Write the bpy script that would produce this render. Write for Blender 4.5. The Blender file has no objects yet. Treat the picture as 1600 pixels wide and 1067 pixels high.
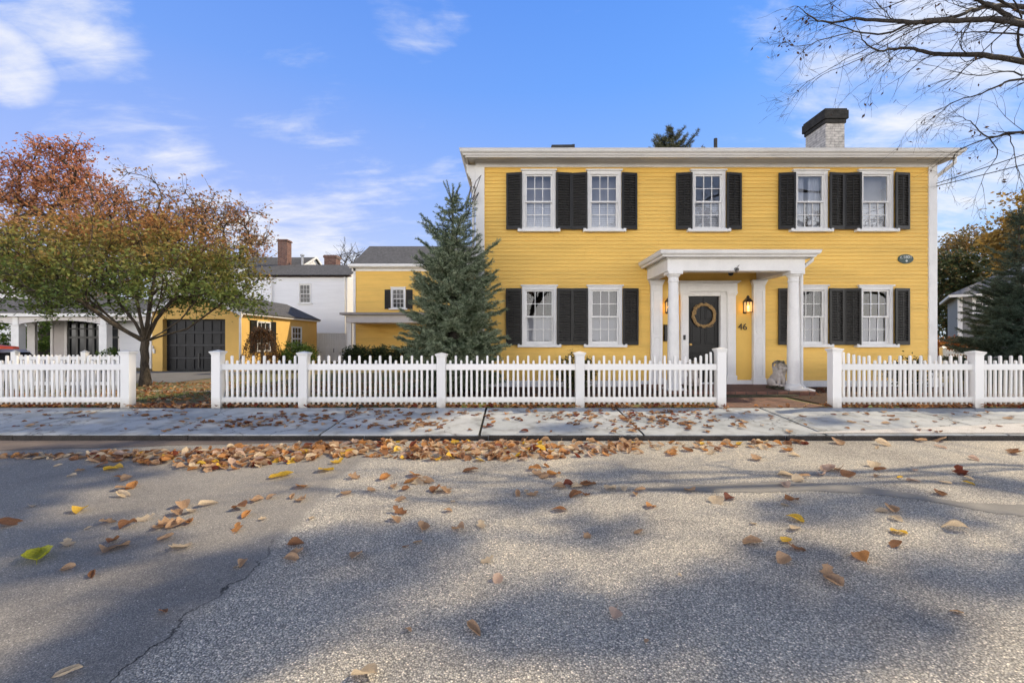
import bpy, bmesh, math, random
import numpy as np
from mathutils import Vector, Matrix
R = math.radians
rnd = random.Random(7)
sc = bpy.context.scene
col = sc.collection
CAM_Z = 1.2
F = 711.0
YW = 10.533                       # main facade plane
ZR = -0.07                        # road level
ZS = 0.115                        # back of sidewalk

def at(px, py, Y):                # a point of the photo at depth Y
    return Vector(((px - 800) * Y / F, Y, CAM_Z + (533.5 - py) * Y / F))
def xat(px, Y): return (px - 800) * Y / F
def zat(py, Y): return CAM_Z + (533.5 - py) * Y / F
def road(px, py, z=ZR):
    Y = (CAM_Z - z) * F / (py - 533.5)
    return Vector(((px - 800) * Y / F, Y, z))
def fx(px): return (px - 800) / 67.5
def fz(py): return CAM_Z + (533.5 - py) / 67.5

# ------------------------------------------------------------------ materials
def nt_new(name):
    m = bpy.data.materials.new(name); m.use_nodes = True
    nt = m.node_tree; nt.nodes.clear()
    return m, nt, nt.nodes, nt.links
def N(nt, t, **kw):
    n = nt.nodes.new(t)
    for k, v in kw.items():
        if k.startswith('i_'): n.inputs[k[2:].replace('_', ' ')].default_value = v
        else: setattr(n, k, v)
    return n
def ramp(nt, stops, interp='LINEAR'):
    r = nt.nodes.new('ShaderNodeValToRGB'); e = r.color_ramp.elements
    r.color_ramp.interpolation = interp
    while len(e) < len(stops): e.new(0.5)
    for k, (p, c) in enumerate(stops):
        e[k].position = p; e[k].color = (c[0], c[1], c[2], 1)
    return r
def sc_(c, k): return tuple(min(1, x * k) for x in c)

def mat(name, c, rough=.6, var=.12, vs=5, bump=0, bs=60, spec=.3, metal=0, stretch=(1, 1, 1), fine=.0):
    m, nt, ns, L = nt_new(name)
    out = N(nt, 'ShaderNodeOutputMaterial'); b = N(nt, 'ShaderNodeBsdfPrincipled')
    b.inputs['Roughness'].default_value = rough; b.inputs['Specular IOR Level'].default_value = spec
    b.inputs['Metallic'].default_value = metal
    tc = N(nt, 'ShaderNodeTexCoord'); mp = N(nt, 'ShaderNodeMapping'); mp.inputs['Scale'].default_value = stretch
    L.new(tc.outputs['Object'], mp.inputs[0])
    n = N(nt, 'ShaderNodeTexNoise'); n.inputs['Scale'].default_value = vs; n.inputs['Detail'].default_value = 6; n.inputs['Roughness'].default_value = .65
    L.new(mp.outputs[0], n.inputs['Vector'])
    r = ramp(nt, [(.3, sc_(c, 1 - var)), (.52, c), (.75, sc_(c, 1 + var * .7))])
    L.new(n.outputs['Fac'], r.inputs[0])
    src = r.outputs[0]
    if fine:
        n2 = N(nt, 'ShaderNodeTexNoise'); n2.inputs['Scale'].default_value = bs; n2.inputs['Detail'].default_value = 4
        L.new(mp.outputs[0], n2.inputs['Vector'])
        mx = N(nt, 'ShaderNodeMix', data_type='RGBA', blend_type='MULTIPLY'); mx.inputs[0].default_value = 1
        r2 = ramp(nt, [(.35, (1 - fine,) * 3), (.6, (1, 1, 1))]); L.new(n2.outputs['Fac'], r2.inputs[0])
        L.new(src, mx.inputs[6]); L.new(r2.outputs[0], mx.inputs[7]); src = mx.outputs[2]
    L.new(src, b.inputs['Base Color'])
    if bump:
        n3 = N(nt, 'ShaderNodeTexNoise'); n3.inputs['Scale'].default_value = bs; n3.inputs['Detail'].default_value = 5
        L.new(mp.outputs[0], n3.inputs['Vector'])
        bp = N(nt, 'ShaderNodeBump'); bp.inputs['Strength'].default_value = bump; bp.inputs['Distance'].default_value = .01
        L.new(n3.outputs['Fac'], bp.inputs['Height']); L.new(bp.outputs[0], b.inputs['Normal'])
    L.new(b.outputs[0], out.inputs[0])
    return m

def leaf_mat(name, stops, zlo=None, zhi=None, zmix=.6, trans=.3, rough=.6, ns_=.8, nw=.5):
    """leaf colour from a random value per leaf, shifted by height in the crown"""
    m, nt, ns, L = nt_new(name)
    out = N(nt, 'ShaderNodeOutputMaterial')
    g = N(nt, 'ShaderNodeNewGeometry')
    fac = g.outputs['Random Per Island']
    tc = N(nt, 'ShaderNodeTexCoord')
    nz = N(nt, 'ShaderNodeTexNoise'); nz.inputs['Scale'].default_value = ns_; nz.inputs['Detail'].default_value = 2
    L.new(tc.outputs['Object'], nz.inputs['Vector'])
    if zlo is not None:
        sp = N(nt, 'ShaderNodeSeparateXYZ'); L.new(tc.outputs['Object'], sp.inputs[0])
        mr = N(nt, 'ShaderNodeMapRange'); mr.inputs[1].default_value = zlo; mr.inputs[2].default_value = zhi
        L.new(sp.outputs[2], mr.inputs[0])
        a = N(nt, 'ShaderNodeMath', operation='MULTIPLY'); L.new(mr.outputs[0], a.inputs[0]); a.inputs[1].default_value = zmix
        b_ = N(nt, 'ShaderNodeMath', operation='MULTIPLY_ADD'); L.new(fac, b_.inputs[0]); b_.inputs[1].default_value = (1 - zmix) * .8
        L.new(a.outputs[0], b_.inputs[2])
        fac = b_.outputs[0]
    c_ = N(nt, 'ShaderNodeMath', operation='MULTIPLY_ADD'); L.new(nz.outputs['Fac'], c_.inputs[0]); c_.inputs[1].default_value = nw
    d_ = N(nt, 'ShaderNodeMath', operation='SUBTRACT'); L.new(fac, d_.inputs[0]); d_.inputs[1].default_value = nw / 2
    L.new(d_.outputs[0], c_.inputs[2])
    r = ramp(nt, stops); L.new(c_.outputs[0], r.inputs[0])
    b = N(nt, 'ShaderNodeBsdfPrincipled'); b.inputs['Roughness'].default_value = rough; b.inputs['Specular IOR Level'].default_value = .25
    t = N(nt, 'ShaderNodeBsdfTranslucent'); mx = N(nt, 'ShaderNodeMixShader'); mx.inputs[0].default_value = trans
    L.new(r.outputs[0], b.inputs['Base Color']); L.new(r.outputs[0], t.inputs['Color'])
    L.new(b.outputs[0], mx.inputs[1]); L.new(t.outputs[0], mx.inputs[2]); L.new(mx.outputs[0], out.inputs[0])
    return m

def brick_mat(name, c1, c2, mortar, scale, bw=.5, rh=.25, ms=.02, rot=None):
    m, nt, ns, L = nt_new(name)
    out = N(nt, 'ShaderNodeOutputMaterial'); b = N(nt, 'ShaderNodeBsdfPrincipled'); b.inputs['Roughness'].default_value = .85
    tc = N(nt, 'ShaderNodeTexCoord'); mp = N(nt, 'ShaderNodeMapping')
    if rot: mp.inputs['Rotation'].default_value = rot
    L.new(tc.outputs['Object'], mp.inputs[0])
    bk = N(nt, 'ShaderNodeTexBrick'); bk.inputs['Scale'].default_value = scale
    bk.inputs['Color1'].default_value = (*c1, 1); bk.inputs['Color2'].default_value = (*c2, 1); bk.inputs['Mortar'].default_value = (*mortar, 1)
    bk.inputs['Brick Width'].default_value = bw; bk.inputs['Row Height'].default_value = rh; bk.inputs['Mortar Size'].default_value = ms
    L.new(mp.outputs[0], bk.inputs['Vector'])
    n = N(nt, 'ShaderNodeTexNoise'); n.inputs['Scale'].default_value = 9; n.inputs['Detail'].default_value = 6
    L.new(tc.outputs['Object'], n.inputs['Vector'])
    r = ramp(nt, [(.3, (.55, .55, .55)), (.65, (1.1, 1.1, 1.1))]); L.new(n.outputs['Fac'], r.inputs[0])
    mx = N(nt, 'ShaderNodeMix', data_type='RGBA', blend_type='MULTIPLY'); mx.inputs[0].default_value = 1
    L.new(bk.outputs['Color'], mx.inputs[6]); L.new(r.outputs[0], mx.inputs[7]); L.new(mx.outputs[2], b.inputs['Base Color'])
    bp = N(nt, 'ShaderNodeBump'); bp.inputs['Strength'].default_value = .6; bp.inputs['Distance'].default_value = .01; bp.invert = True
    L.new(bk.outputs['Fac'], bp.inputs['Height']); L.new(bp.outputs[0], b.inputs['Normal']); L.new(b.outputs[0], out.inputs[0])
    return m

def glass_mat(name, tint=(.9, .93, .95), refl=.22):
    m, nt, ns, L = nt_new(name)
    out = N(nt, 'ShaderNodeOutputMaterial'); t = N(nt, 'ShaderNodeBsdfTransparent'); g = N(nt, 'ShaderNodeBsdfGlossy')
    t.inputs[0].default_value = (*tint, 1); g.inputs['Roughness'].default_value = .015; g.inputs['Color'].default_value = (.95, .97, 1, 1)
    lw = N(nt, 'ShaderNodeFresnel'); lw.inputs['IOR'].default_value = 1.5
    a = N(nt, 'ShaderNodeMath', operation='ADD'); a.inputs[1].default_value = refl; a.use_clamp = True; L.new(lw.outputs[0], a.inputs[0])
    tc = N(nt, 'ShaderNodeTexCoord'); n = N(nt, 'ShaderNodeTexNoise'); n.inputs['Scale'].default_value = 3.0; n.inputs['Detail'].default_value = 1
    L.new(tc.outputs['Object'], n.inputs['Vector'])
    bp = N(nt, 'ShaderNodeBump'); bp.inputs['Strength'].default_value = .05; bp.inputs['Distance'].default_value = .02
    L.new(n.outputs['Fac'], bp.inputs['Height']); L.new(bp.outputs[0], g.inputs['Normal'])
    mx = N(nt, 'ShaderNodeMixShader'); L.new(a.outputs[0], mx.inputs[0]); L.new(t.outputs[0], mx.inputs[1]); L.new(g.outputs[0], mx.inputs[2])
    L.new(mx.outputs[0], out.inputs[0])
    return m

def emit_mat(name, c, s):
    m, nt, ns, L = nt_new(name)
    out = N(nt, 'ShaderNodeOutputMaterial'); e = N(nt, 'ShaderNodeEmission'); e.inputs[0].default_value = (*c, 1); e.inputs[1].default_value = s
    L.new(e.outputs[0], out.inputs[0]); return m

YEL = (.80, .515, .125)
M = dict(
    clap=mat('yellow_paint', YEL, .5, .15, 1.4, .15, 40, stretch=(.35, 1, 3), fine=.06),
    yflat=mat('yellow_board', (.76, .48, .11), .5, .08, 2, .05, 30),
    stucco=mat('yellow_stucco', (.74, .47, .14), .85, .10, 1.2, .35, 90, fine=.08),
    white=mat('white_paint', (.74, .73, .71), .45, .09, 3, .05, 50, fine=.05),
    trim=mat('aged_white_trim', (.70, .68, .65), .5, .10, 2.5, .06, 50, stretch=(.4, 1, 2), fine=.08),
    black=mat('black_shutter_paint', (.012, .0115, .011), .42, .5, 14, .2, 60, fine=.3),
    slat=mat('black_slat_glint', (.055, .052, .048), .38, .6, 9, .2, 60, stretch=(1, 1, 5), fine=.3),  # same black paint as the shutter, lightened so light glints sit in the colour
    door=mat('black_door_paint', (.006, .006, .007), .34, .4, 5, .15, 25, spec=.22),
    shingle=brick_mat('grey_shingles', (.085, .088, .095), (.13, .13, .14), (.04, .04, .042), 3.2, .5, .22, .015),
    roofdark=mat('dark_roofing', (.05, .05, .052), .8, .3, 8, .3, 50),
    glass=glass_mat('window_glass', (.90, .91, .93), .08),
    screen=glass_mat('screened_glass', (.62, .62, .64), -.005),
    glassdark=glass_mat('dark_window_glass', (.5, .52, .55), .12),
    blind=mat('white_blind', (.66, .68, .72), .8, .08, 4),
    shade=mat('grey_roller_shade', (.27, .27, .29), .8, .1, 4),
    dim=mat('dim_interior', (.06, .055, .05), .9, .3, 3),
    metal=mat('dark_bronze', (.03, .022, .016), .4, .3, 20, spec=.5, metal=.4),
    iron=mat('black_iron', (.012, .012, .012), .45, .3, 20, spec=.5),
    straw=mat('wheat_straw', (.50, .33, .15), .8, .45, 40, .6, 120, fine=.4),
    brick=brick_mat('red_brick', (.20, .075, .045), (.14, .055, .038), (.20, .17, .15), 4.6, .95, .32, .05, (R(90), 0, 0)),
    whitebrick=brick_mat('white_painted_brick', (.66, .62, .57), (.60, .56, .51), (.44, .41, .38), 4.6, .95, .32, .045, (R(90), 0, 0)),
    capbrick=mat('sooty_brick', (.045, .043, .04), .9, .45, 8, .6, 40, fine=.3),
    paver=brick_mat('porch_brick', (.22, .10, .068), (.15, .075, .055), (.06, .05, .04), 4.8, 1.0, .5, .04),
    moss=mat('mossy_stone', (.075, .07, .045), .95, .5, 9, .7, 50, fine=.4),
    conc=mat('foundation_paint', (.72, .71, .70), .7, .12, 3, .2, 40, fine=.1),
    wsiding=mat('white_siding', (.74, .74, .75), .55, .06, 1.5, .05, 40, stretch=(.3, 1, 3)),
    gsiding=mat('grey_siding', (.22, .22, .22), .6, .1, 1.5, .05, 40, stretch=(.3, 1, 3)),
    greytrim=mat('grey_trim', (.60, .57, .55), .6, .08, 3),
    bark=mat('brown_bark', (.075, .06, .045), .9, .4, 12, .8, 50, stretch=(1, 1, .25), fine=.4),
    barkg=mat('grey_bark', (.055, .047, .040), .9, .4, 9, .8, 40, stretch=(1, 1, .25), fine=.4),
    stone=mat('weathered_stone', (.42, .38, .34), .95, .3, 14, .5, 70, fine=.4),
    mulch=mat('dark_mulch', (.085, .048, .035), .95, .6, 18, 1, 90, fine=.6),
    drive=mat('driveway_asphalt', (.20, .20, .205), .85, .15, 1.5, .3, 120, fine=.25),
    plaque=mat('green_plaque', (.035, .065, .055), .4, .2, 20),
    lettering=mat('pale_lettering', (.62, .64, .60), .5, .05, 20),
    orange=mat('orange_shell', (.65, .09, .035), .3, .08, 3, spec=.5),
    carpaint=mat('grey_car_paint', (.40, .40, .41), .35, .05, 2, spec=.5),
    rubber=mat('black_rubber', (.015, .015, .015), .8, .2, 20),
    wire=mat('black_cable', (.01, .01, .01), .6, .1, 20),
    clear=emit_mat('lamp_flame', (1, .52, .16), 9),
)
def lamp_glass():
    m, nt, ns, L = nt_new('lantern_glass')
    out = N(nt, 'ShaderNodeOutputMaterial'); t = N(nt, 'ShaderNodeBsdfTransparent'); t.inputs[0].default_value = (1, .85, .62, 1)
    e = N(nt, 'ShaderNodeEmission'); e.inputs[0].default_value = (1, .66, .30, 1); e.inputs[1].default_value = .45
    mx = N(nt, 'ShaderNodeAddShader'); L.new(t.outputs[0], mx.inputs[0]); L.new(e.outputs[0], mx.inputs[1]); L.new(mx.outputs[0], out.inputs[0])
    return m
M['lampglass'] = lamp_glass()
def vinyl():
    m, nt, ns, L = nt_new('white_fence_vinyl')
    out = N(nt, 'ShaderNodeOutputMaterial'); b = N(nt, 'ShaderNodeBsdfPrincipled'); b.inputs['Roughness'].default_value = .4; b.inputs['Specular IOR Level'].default_value = .3
    tc = N(nt, 'ShaderNodeTexCoord'); sp = N(nt, 'ShaderNodeSeparateXYZ'); L.new(tc.outputs['Object'], sp.inputs[0]); oi = N(nt, 'ShaderNodeObjectInfo')
    n = N(nt, 'ShaderNodeTexNoise'); n.inputs['Scale'].default_value = 9; n.inputs['Detail'].default_value = 6; L.new(tc.outputs['Object'], n.inputs['Vector'])
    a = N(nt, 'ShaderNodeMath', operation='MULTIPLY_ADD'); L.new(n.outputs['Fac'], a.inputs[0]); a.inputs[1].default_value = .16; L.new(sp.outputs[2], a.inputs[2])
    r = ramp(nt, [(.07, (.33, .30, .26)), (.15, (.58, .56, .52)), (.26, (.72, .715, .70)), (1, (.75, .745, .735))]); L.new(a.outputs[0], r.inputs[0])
    r2 = ramp(nt, [(0, (.9, .9, .9)), (1, (1.04, 1.03, 1.02))]); L.new(oi.outputs['Random'], r2.inputs[0])
    mx = N(nt, 'ShaderNodeMix', data_type='RGBA', blend_type='MULTIPLY'); mx.inputs[0].default_value = 1; L.new(r.outputs[0], mx.inputs[6]); L.new(r2.outputs[0], mx.inputs[7]); L.new(mx.outputs[2], b.inputs['Base Color'])
    L.new(b.outputs[0], out.inputs[0]); return m
M['vinyl'] = vinyl()
def dry_leaf(name, c, rough=.65, var=.3, vs=20, *a):
    m = mat(name, c, rough, var, vs, *a); nt = m.node_tree; L = nt.links
    b = next(n for n in nt.nodes if n.type == 'BSDF_PRINCIPLED'); out = next(n for n in nt.nodes if n.type == 'OUTPUT_MATERIAL')
    t = N(nt, 'ShaderNodeBsdfTranslucent'); mx = N(nt, 'ShaderNodeMixShader'); mx.inputs[0].default_value = .38
    L.new(b.inputs['Base Color'].links[0].from_socket, t.inputs['Color']); L.new(b.outputs[0], mx.inputs[1]); L.new(t.outputs[0], mx.inputs[2]); L.new(mx.outputs[0], out.inputs[0])
    return m
LEAF = dict(
    tan=dry_leaf('dry_tan_leaf', (.52, .335, .20), .65, .35, 22, .4, 60),
    brown=dry_leaf('dry_brown_leaf', (.30, .145, .07), .65, .4, 22, .4, 60),
    cream=dry_leaf('bleached_cream_leaf', (.68, .54, .37), .65, .25, 22, .4, 60),
    yellow=dry_leaf('yellow_leaf', (.74, .47, .06), .55, .3, 18, .3, 60),
    orange=dry_leaf('orange_brown_leaf', (.52, .245, .085), .6, .35, 20, .3, 60),
    red=dry_leaf('red_brown_leaf', (.20, .05, .025), .6, .4, 20, .3, 60),
    pink=dry_leaf('pale_pinkish_leaf', (.60, .43, .33), .65, .25, 20, .3, 60),
    green=dry_leaf('yellow_green_leaf', (.42, .42, .03), .5, .45, 16, .3, 60),
)
# ------------------------------------------------------------------ mesh helpers
class MB:
    def __init__(s): s.v = []; s.f = []; s.m = []; s.smooth = False
    def add(s, vs, fs, mi=0):
        o = len(s.v); s.v += [tuple(v) for v in vs]; s.f += [tuple(i + o for i in f) for f in fs]; s.m += [mi] * len(fs)
    def box(s, x0, x1, y0, y1, z0, z1, mi=0, mtx=None):
        v = [Vector(p) for p in ((x0, y0, z0), (x1, y0, z0), (x1, y1, z0), (x0, y1, z0), (x0, y0, z1), (x1, y0, z1), (x1, y1, z1), (x0, y1, z1))]
        if mtx is not None: v = [mtx @ p for p in v]
        s.add(v, [(0, 3, 2, 1), (4, 5, 6, 7), (0, 1, 5, 4), (1, 2, 6, 5), (2, 3, 7, 6), (3, 0, 4, 7)], mi)
    def quad(s, a, b, c, d, mi=0): s.add([a, b, c, d], [(0, 1, 2, 3)], mi)
    def tube(s, pts, rad, n=8, mi=0, caps=True):
        pts = [Vector(p) for p in pts]
        if not hasattr(rad, '__len__'): rad = [rad] * len(pts)
        vs = []; fs = []; prev = None
        for i, p in enumerate(pts):
            d = (pts[min(i + 1, len(pts) - 1)] - pts[max(i - 1, 0)])
            if d.length < 1e-9: d = Vector((0, 0, 1))
            d.normalize()
            if prev is None:
                a = d.cross(Vector((0, 0, 1)))
                if a.length < .05: a = d.cross(Vector((1, 0, 0)))
                a.normalize()
            else:
                a = prev - d * prev.dot(d)
                if a.length < 1e-5: a = d.cross(Vector((1, 0, .3)))
                a.normalize()
            prev = a; b = d.cross(a)
            for k in range(n):
                t = 2 * math.pi * k / n; vs.append(p + (a * math.cos(t) + b * math.sin(t)) * rad[i])
        for i in range(len(pts) - 1):
            for k in range(n):
                fs.append((i * n + k, i * n + (k + 1) % n, (i + 1) * n + (k + 1) % n, (i + 1) * n + k))
        if caps:
            fs.append(tuple(range(n - 1, -1, -1))); fs.append(tuple((len(pts) - 1) * n + k for k in range(n)))
        s.add(vs, fs, mi)
    def lathe(s, prof, cx, cy, n=24, mi=0):     # prof: (r,z)
        vs = []; fs = []
        for r, z in prof:
            for k in range(n):
                t = 2 * math.pi * k / n; vs.append((cx + r * math.cos(t), cy + r * math.sin(t), z))
        for i in range(len(prof) - 1):
            for k in range(n):
                fs.append((i * n + k, i * n + (k + 1) % n, (i + 1) * n + (k + 1) % n, (i + 1) * n + k))
        fs.append(tuple(range(n - 1, -1, -1))); fs.append(tuple((len(prof) - 1) * n + k for k in range(n)))
        s.add(vs, fs, mi)
    def prism(s, poly, axis, a0, a1, mi=0):      # poly of 2D points; axis 'x': (y,z); 'y': (x,z); 'z': (x,y)
        def P(p, a): return {'x': (a, p[0], p[1]), 'y': (p[0], a, p[1]), 'z': (p[0], p[1], a)}[axis]
        n = len(poly); vs = [P(p, a0) for p in poly] + [P(p, a1) for p in poly]
        fs = [tuple(range(n)), tuple(range(2 * n - 1, n - 1, -1))] + [(i, n + i, n + (i + 1) % n, (i + 1) % n) for i in range(n)]
        s.add(vs, fs, mi)

def wloc(o):
    v = Vector((0, 0, 0))
    while o is not None: v += o.location; o = o.parent
    return v
def obj(name, mb, m, parent=None, smooth=False, loc=None, local=False, bevel=0):
    """one mesh object; vertices are given in world space unless local"""
    org = Vector(loc) if loc is not None else Vector((0, 0, 0))
    off = Vector((0, 0, 0)) if local else (org + (wloc(parent) if parent else Vector((0, 0, 0))))
    me = bpy.data.meshes.new(name)
    vs = mb.v if local else [(v[0] - off.x, v[1] - off.y, v[2] - off.z) for v in mb.v]
    me.from_pydata(vs, [], mb.f)
    for x in (m if isinstance(m, (list, tuple)) else [m]): me.materials.append(x)
    if any(mb.m): me.polygons.foreach_set('material_index', mb.m)
    bm = bmesh.new(); bm.from_mesh(me); 
    if len(bm.faces) < 60000 and not getattr(mb, 'nofix', False): bmesh.ops.recalc_face_normals(bm, faces=bm.faces)
    bm.to_mesh(me); bm.free()
    if smooth: me.polygons.foreach_set('use_smooth', [True] * len(me.polygons))
    o = bpy.data.objects.new(name, me); col.objects.link(o); o.location = org
    if parent: o.parent = parent
    if bevel:
        md = o.modifiers.new('bevel', 'BEVEL'); md.width = bevel; md.segments = 2; md.limit_method = 'ANGLE'
    if smooth == 'auto':
        me.polygons.foreach_set('use_smooth', [True] * len(me.polygons)); e = o.modifiers.new('split', 'EDGE_SPLIT'); e.split_angle = R(40)
    return o
def tag(o, label=None, cat=None, group=None, kind=None):
    if label: o['label'] = label
    if cat: o['category'] = cat
    if group: o['group'] = group
    if kind: o['kind'] = kind
    return o
def thing(name, label, cat, loc=(0, 0, 0), group=None):
    o = bpy.data.objects.new(name, None); col.objects.link(o); o.location = loc; o.empty_display_size = .2
    return tag(o, label, cat, group)
def copy_obj(o, parent=None, loc=None, rotz=None):
    c = o.copy(); col.objects.link(c)
    if parent is not None: c.parent = parent
    if loc is not None: c.location = loc
    if rotz is not None: c.rotation_euler = (0, 0, rotz)
    return c

# ------------------------------------------------------------------ camera, sun, sky
cam = bpy.data.objects.new('camera', bpy.data.cameras.new('camera')); col.objects.link(cam)
cam.data.lens = 16; cam.data.sensor_width = 36; cam.data.clip_end = 3000; cam.data.clip_start = .05
cam.location = (0, 0, CAM_Z); cam.rotation_euler = (R(90), 0, 0); sc.camera = cam
AZ, EL = R(71), R(41)
S = Vector((math.sin(AZ) * math.cos(EL), math.cos(AZ) * math.cos(EL), math.sin(EL)))
sun = bpy.data.objects.new('sun', bpy.data.lights.new('sun', 'SUN')); col.objects.link(sun)
sun.data.energy = 5.0; sun.data.angle = R(.7); sun.data.color = (1, .83, .57)
sun.rotation_euler = (-S).to_track_quat('-Z', 'Y').to_euler(); sun.location = (20, 10, 20)

w = bpy.data.worlds.new('World'); sc.world = w; w.use_nodes = True
nt = w.node_tree; nt.nodes.clear(); L = nt.links
out = N(nt, 'ShaderNodeOutputWorld'); bg = N(nt, 'ShaderNodeBackground'); bg.inputs[1].default_value = .15
sky = N(nt, 'ShaderNodeTexSky'); sky.sky_type = 'NISHITA'; sky.sun_disc = False; sky.sun_elevation = EL; sky.sun_rotation = AZ
sky.air_density = 1.0; sky.dust_density = .4; sky.ozone_density = 2.0
tc = N(nt, 'ShaderNodeTexCoord'); D = tc.outputs['Generated']
def vm(op, a, b=None):
    n = N(nt, 'ShaderNodeVectorMath', operation=op)
    for i, x in enumerate((a, b)):
        if x is None: continue
        if hasattr(x, 'links'): L.new(x, n.inputs[i])
        else: n.inputs[i].default_value = x
    return n
def ma(op, a, b=None, c=None, clamp=False):
    n = N(nt, 'ShaderNodeMath', operation=op); n.use_clamp = clamp
    for i, x in enumerate((a, b, c)):
        if x is None: continue
        if hasattr(x, 'links'): L.new(x, n.inputs[i])
        else: n.inputs[i].default_value = x
    return n.outputs[0]
def mrange(v, a, b, c=0, d=1, smooth=True):
    n = N(nt, 'ShaderNodeMapRange'); n.interpolation_type = 'SMOOTHSTEP' if smooth else 'LINEAR'
    L.new(v, n.inputs[0]); n.inputs[1].default_value = a; n.inputs[2].default_value = b; n.inputs[3].default_value = c; n.inputs[4].default_value = d
    return n.outputs[0]
sep = N(nt, 'ShaderNodeSeparateXYZ'); L.new(D, sep.inputs[0])
zc = ma('ADD', ma('MAXIMUM', sep.outputs[2], 0.0), .22)
cmb = N(nt, 'ShaderNodeCombineXYZ'); L.new(ma('DIVIDE', sep.outputs[0], zc), cmb.inputs[0]); L.new(ma('DIVIDE', sep.outputs[1], zc), cmb.inputs[1])
def cloud_noise(scale, stretch, detail=9, rough=.6, dist=.4, off=0):
    mp = N(nt, 'ShaderNodeMapping'); mp.inputs['Scale'].default_value = stretch; mp.inputs['Location'].default_value = (off, off * .7, 0)
    mp.inputs['Rotation'].default_value = (0, 0, R(-18))
    L.new(cmb.outputs[0], mp.inputs[0])
    n = N(nt, 'ShaderNodeTexNoise'); n.inputs['Scale'].default_value = scale; n.inputs['Detail'].default_value = detail; n.inputs['Roughness'].default_value = rough; n.inputs['Distortion'].default_value = dist
    L.new(mp.outputs[0], n.inputs['Vector']); return n.outputs['Fac']
n1 = cloud_noise(2.2, (1, 1.5, 1)); n2 = cloud_noise(4.5, (.7, 2.2, 1), off=3.1)
def lobe(px, py, r0, r1):       # soft patch of sky around a direction
    d = Vector(((px - 800) / F, 1, (533.5 - py) / F)).normalized()
    dot = vm('DOT_PRODUCT', D, tuple(d)).outputs['Value']
    return mrange(dot, math.cos(math.atan(r1 / F)), math.cos(math.atan(r0 / F)))
lobes = [(75, 30, 0, 85, .66), (0, 95, 0, 58, .95), (150, 35, 0, 65, .46), (105, 92, 0, 42, .42), (650, 25, 0, 95, .55), (215, 250, 0, 130, .52), (520, 300, 10, 190, .42), (440, 395, 30, 200, .62), (680, 300, 0, 120, .4),
         (1430, 90, 30, 260, .62), (1390, 150, 0, 150, .45), (1560, 340, 30, 260, .62), (1170, 160, 0, 100, .34), (490, 165, 0, 110, .33), (560, 180, 0, 90, .3), (480, 110, 0, 60, .3)]
tot = None
for a in lobes:
    v = ma('MULTIPLY', lobe(*a[:4]), a[4]); tot = v if tot is None else ma('MAXIMUM', tot, v)
nn = ma('ADD', ma('MULTIPLY', n1, .62), ma('MULTIPLY', n2, .38))
front = mrange(ma('SUBTRACT', ma('ADD', nn, ma('MULTIPLY', tot, .40)), .62), 0.0, .30)
low = mrange(sep.outputs[2], .36, .10)      # added bright cloud bank behind the camera, put in to light the facade
back = ma('MAXIMUM', ma('MULTIPLY', low, 1.0), ma('MULTIPLY', .25, mrange(ma('ADD', nn, ma('MULTIPLY', mrange(sep.outputs[1], .15, -.35), .34)), .52, .74)))
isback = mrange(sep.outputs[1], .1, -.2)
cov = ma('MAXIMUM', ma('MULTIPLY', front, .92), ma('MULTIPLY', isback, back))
tint = N(nt, 'ShaderNodeMix', data_type='RGBA', blend_type='MULTIPLY'); tint.inputs[0].default_value = 1
hz = ramp(nt, [(0, (5.4, 5.8, 6.7)), (.12, (4.0, 4.8, 6.7)), (.28, (2.55, 3.7, 7.2)), (.48, (1.25, 2.8, 7.1)), (.60, (.9, 2.35, 6.7)), (.70, (.32, .62, 1.4)), (1, (.22, .45, 1.0))])
L.new(sep.outputs[2], hz.inputs[0])
mixs = N(nt, 'ShaderNodeMix', data_type='RGBA'); mixs.inputs[0].default_value = .8     # air light over the physical sky
L.new(sky.outputs[0], mixs.inputs[6]); L.new(hz.outputs[0], mixs.inputs[7])
cl = N(nt, 'ShaderNodeMix', data_type='RGBA')
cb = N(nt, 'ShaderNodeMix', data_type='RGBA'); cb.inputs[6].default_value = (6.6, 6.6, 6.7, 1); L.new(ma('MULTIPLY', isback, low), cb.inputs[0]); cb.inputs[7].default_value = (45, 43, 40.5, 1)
tl = ramp(nt, [(0, (1.06, 1.0, 1.0)), (1, (.80, .96, 1.02))]); L.new(mrange(sep.outputs[0], -.5, .45), tl.inputs[0])
L.new(mixs.outputs[2], tint.inputs[6]); L.new(tl.outputs[0], tint.inputs[7])
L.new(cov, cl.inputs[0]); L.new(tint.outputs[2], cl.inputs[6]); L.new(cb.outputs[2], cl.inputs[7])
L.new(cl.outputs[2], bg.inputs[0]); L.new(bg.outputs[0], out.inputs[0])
sc.view_settings.view_transform = 'Standard'; sc.view_settings.look = 'None'; sc.view_settings.exposure = 0
sc.cycles.use_denoising = True; sc.cycles.max_bounces = 8; sc.cycles.transparent_max_bounces = 12
sc.cycles.sample_clamp_indirect = 6

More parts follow.
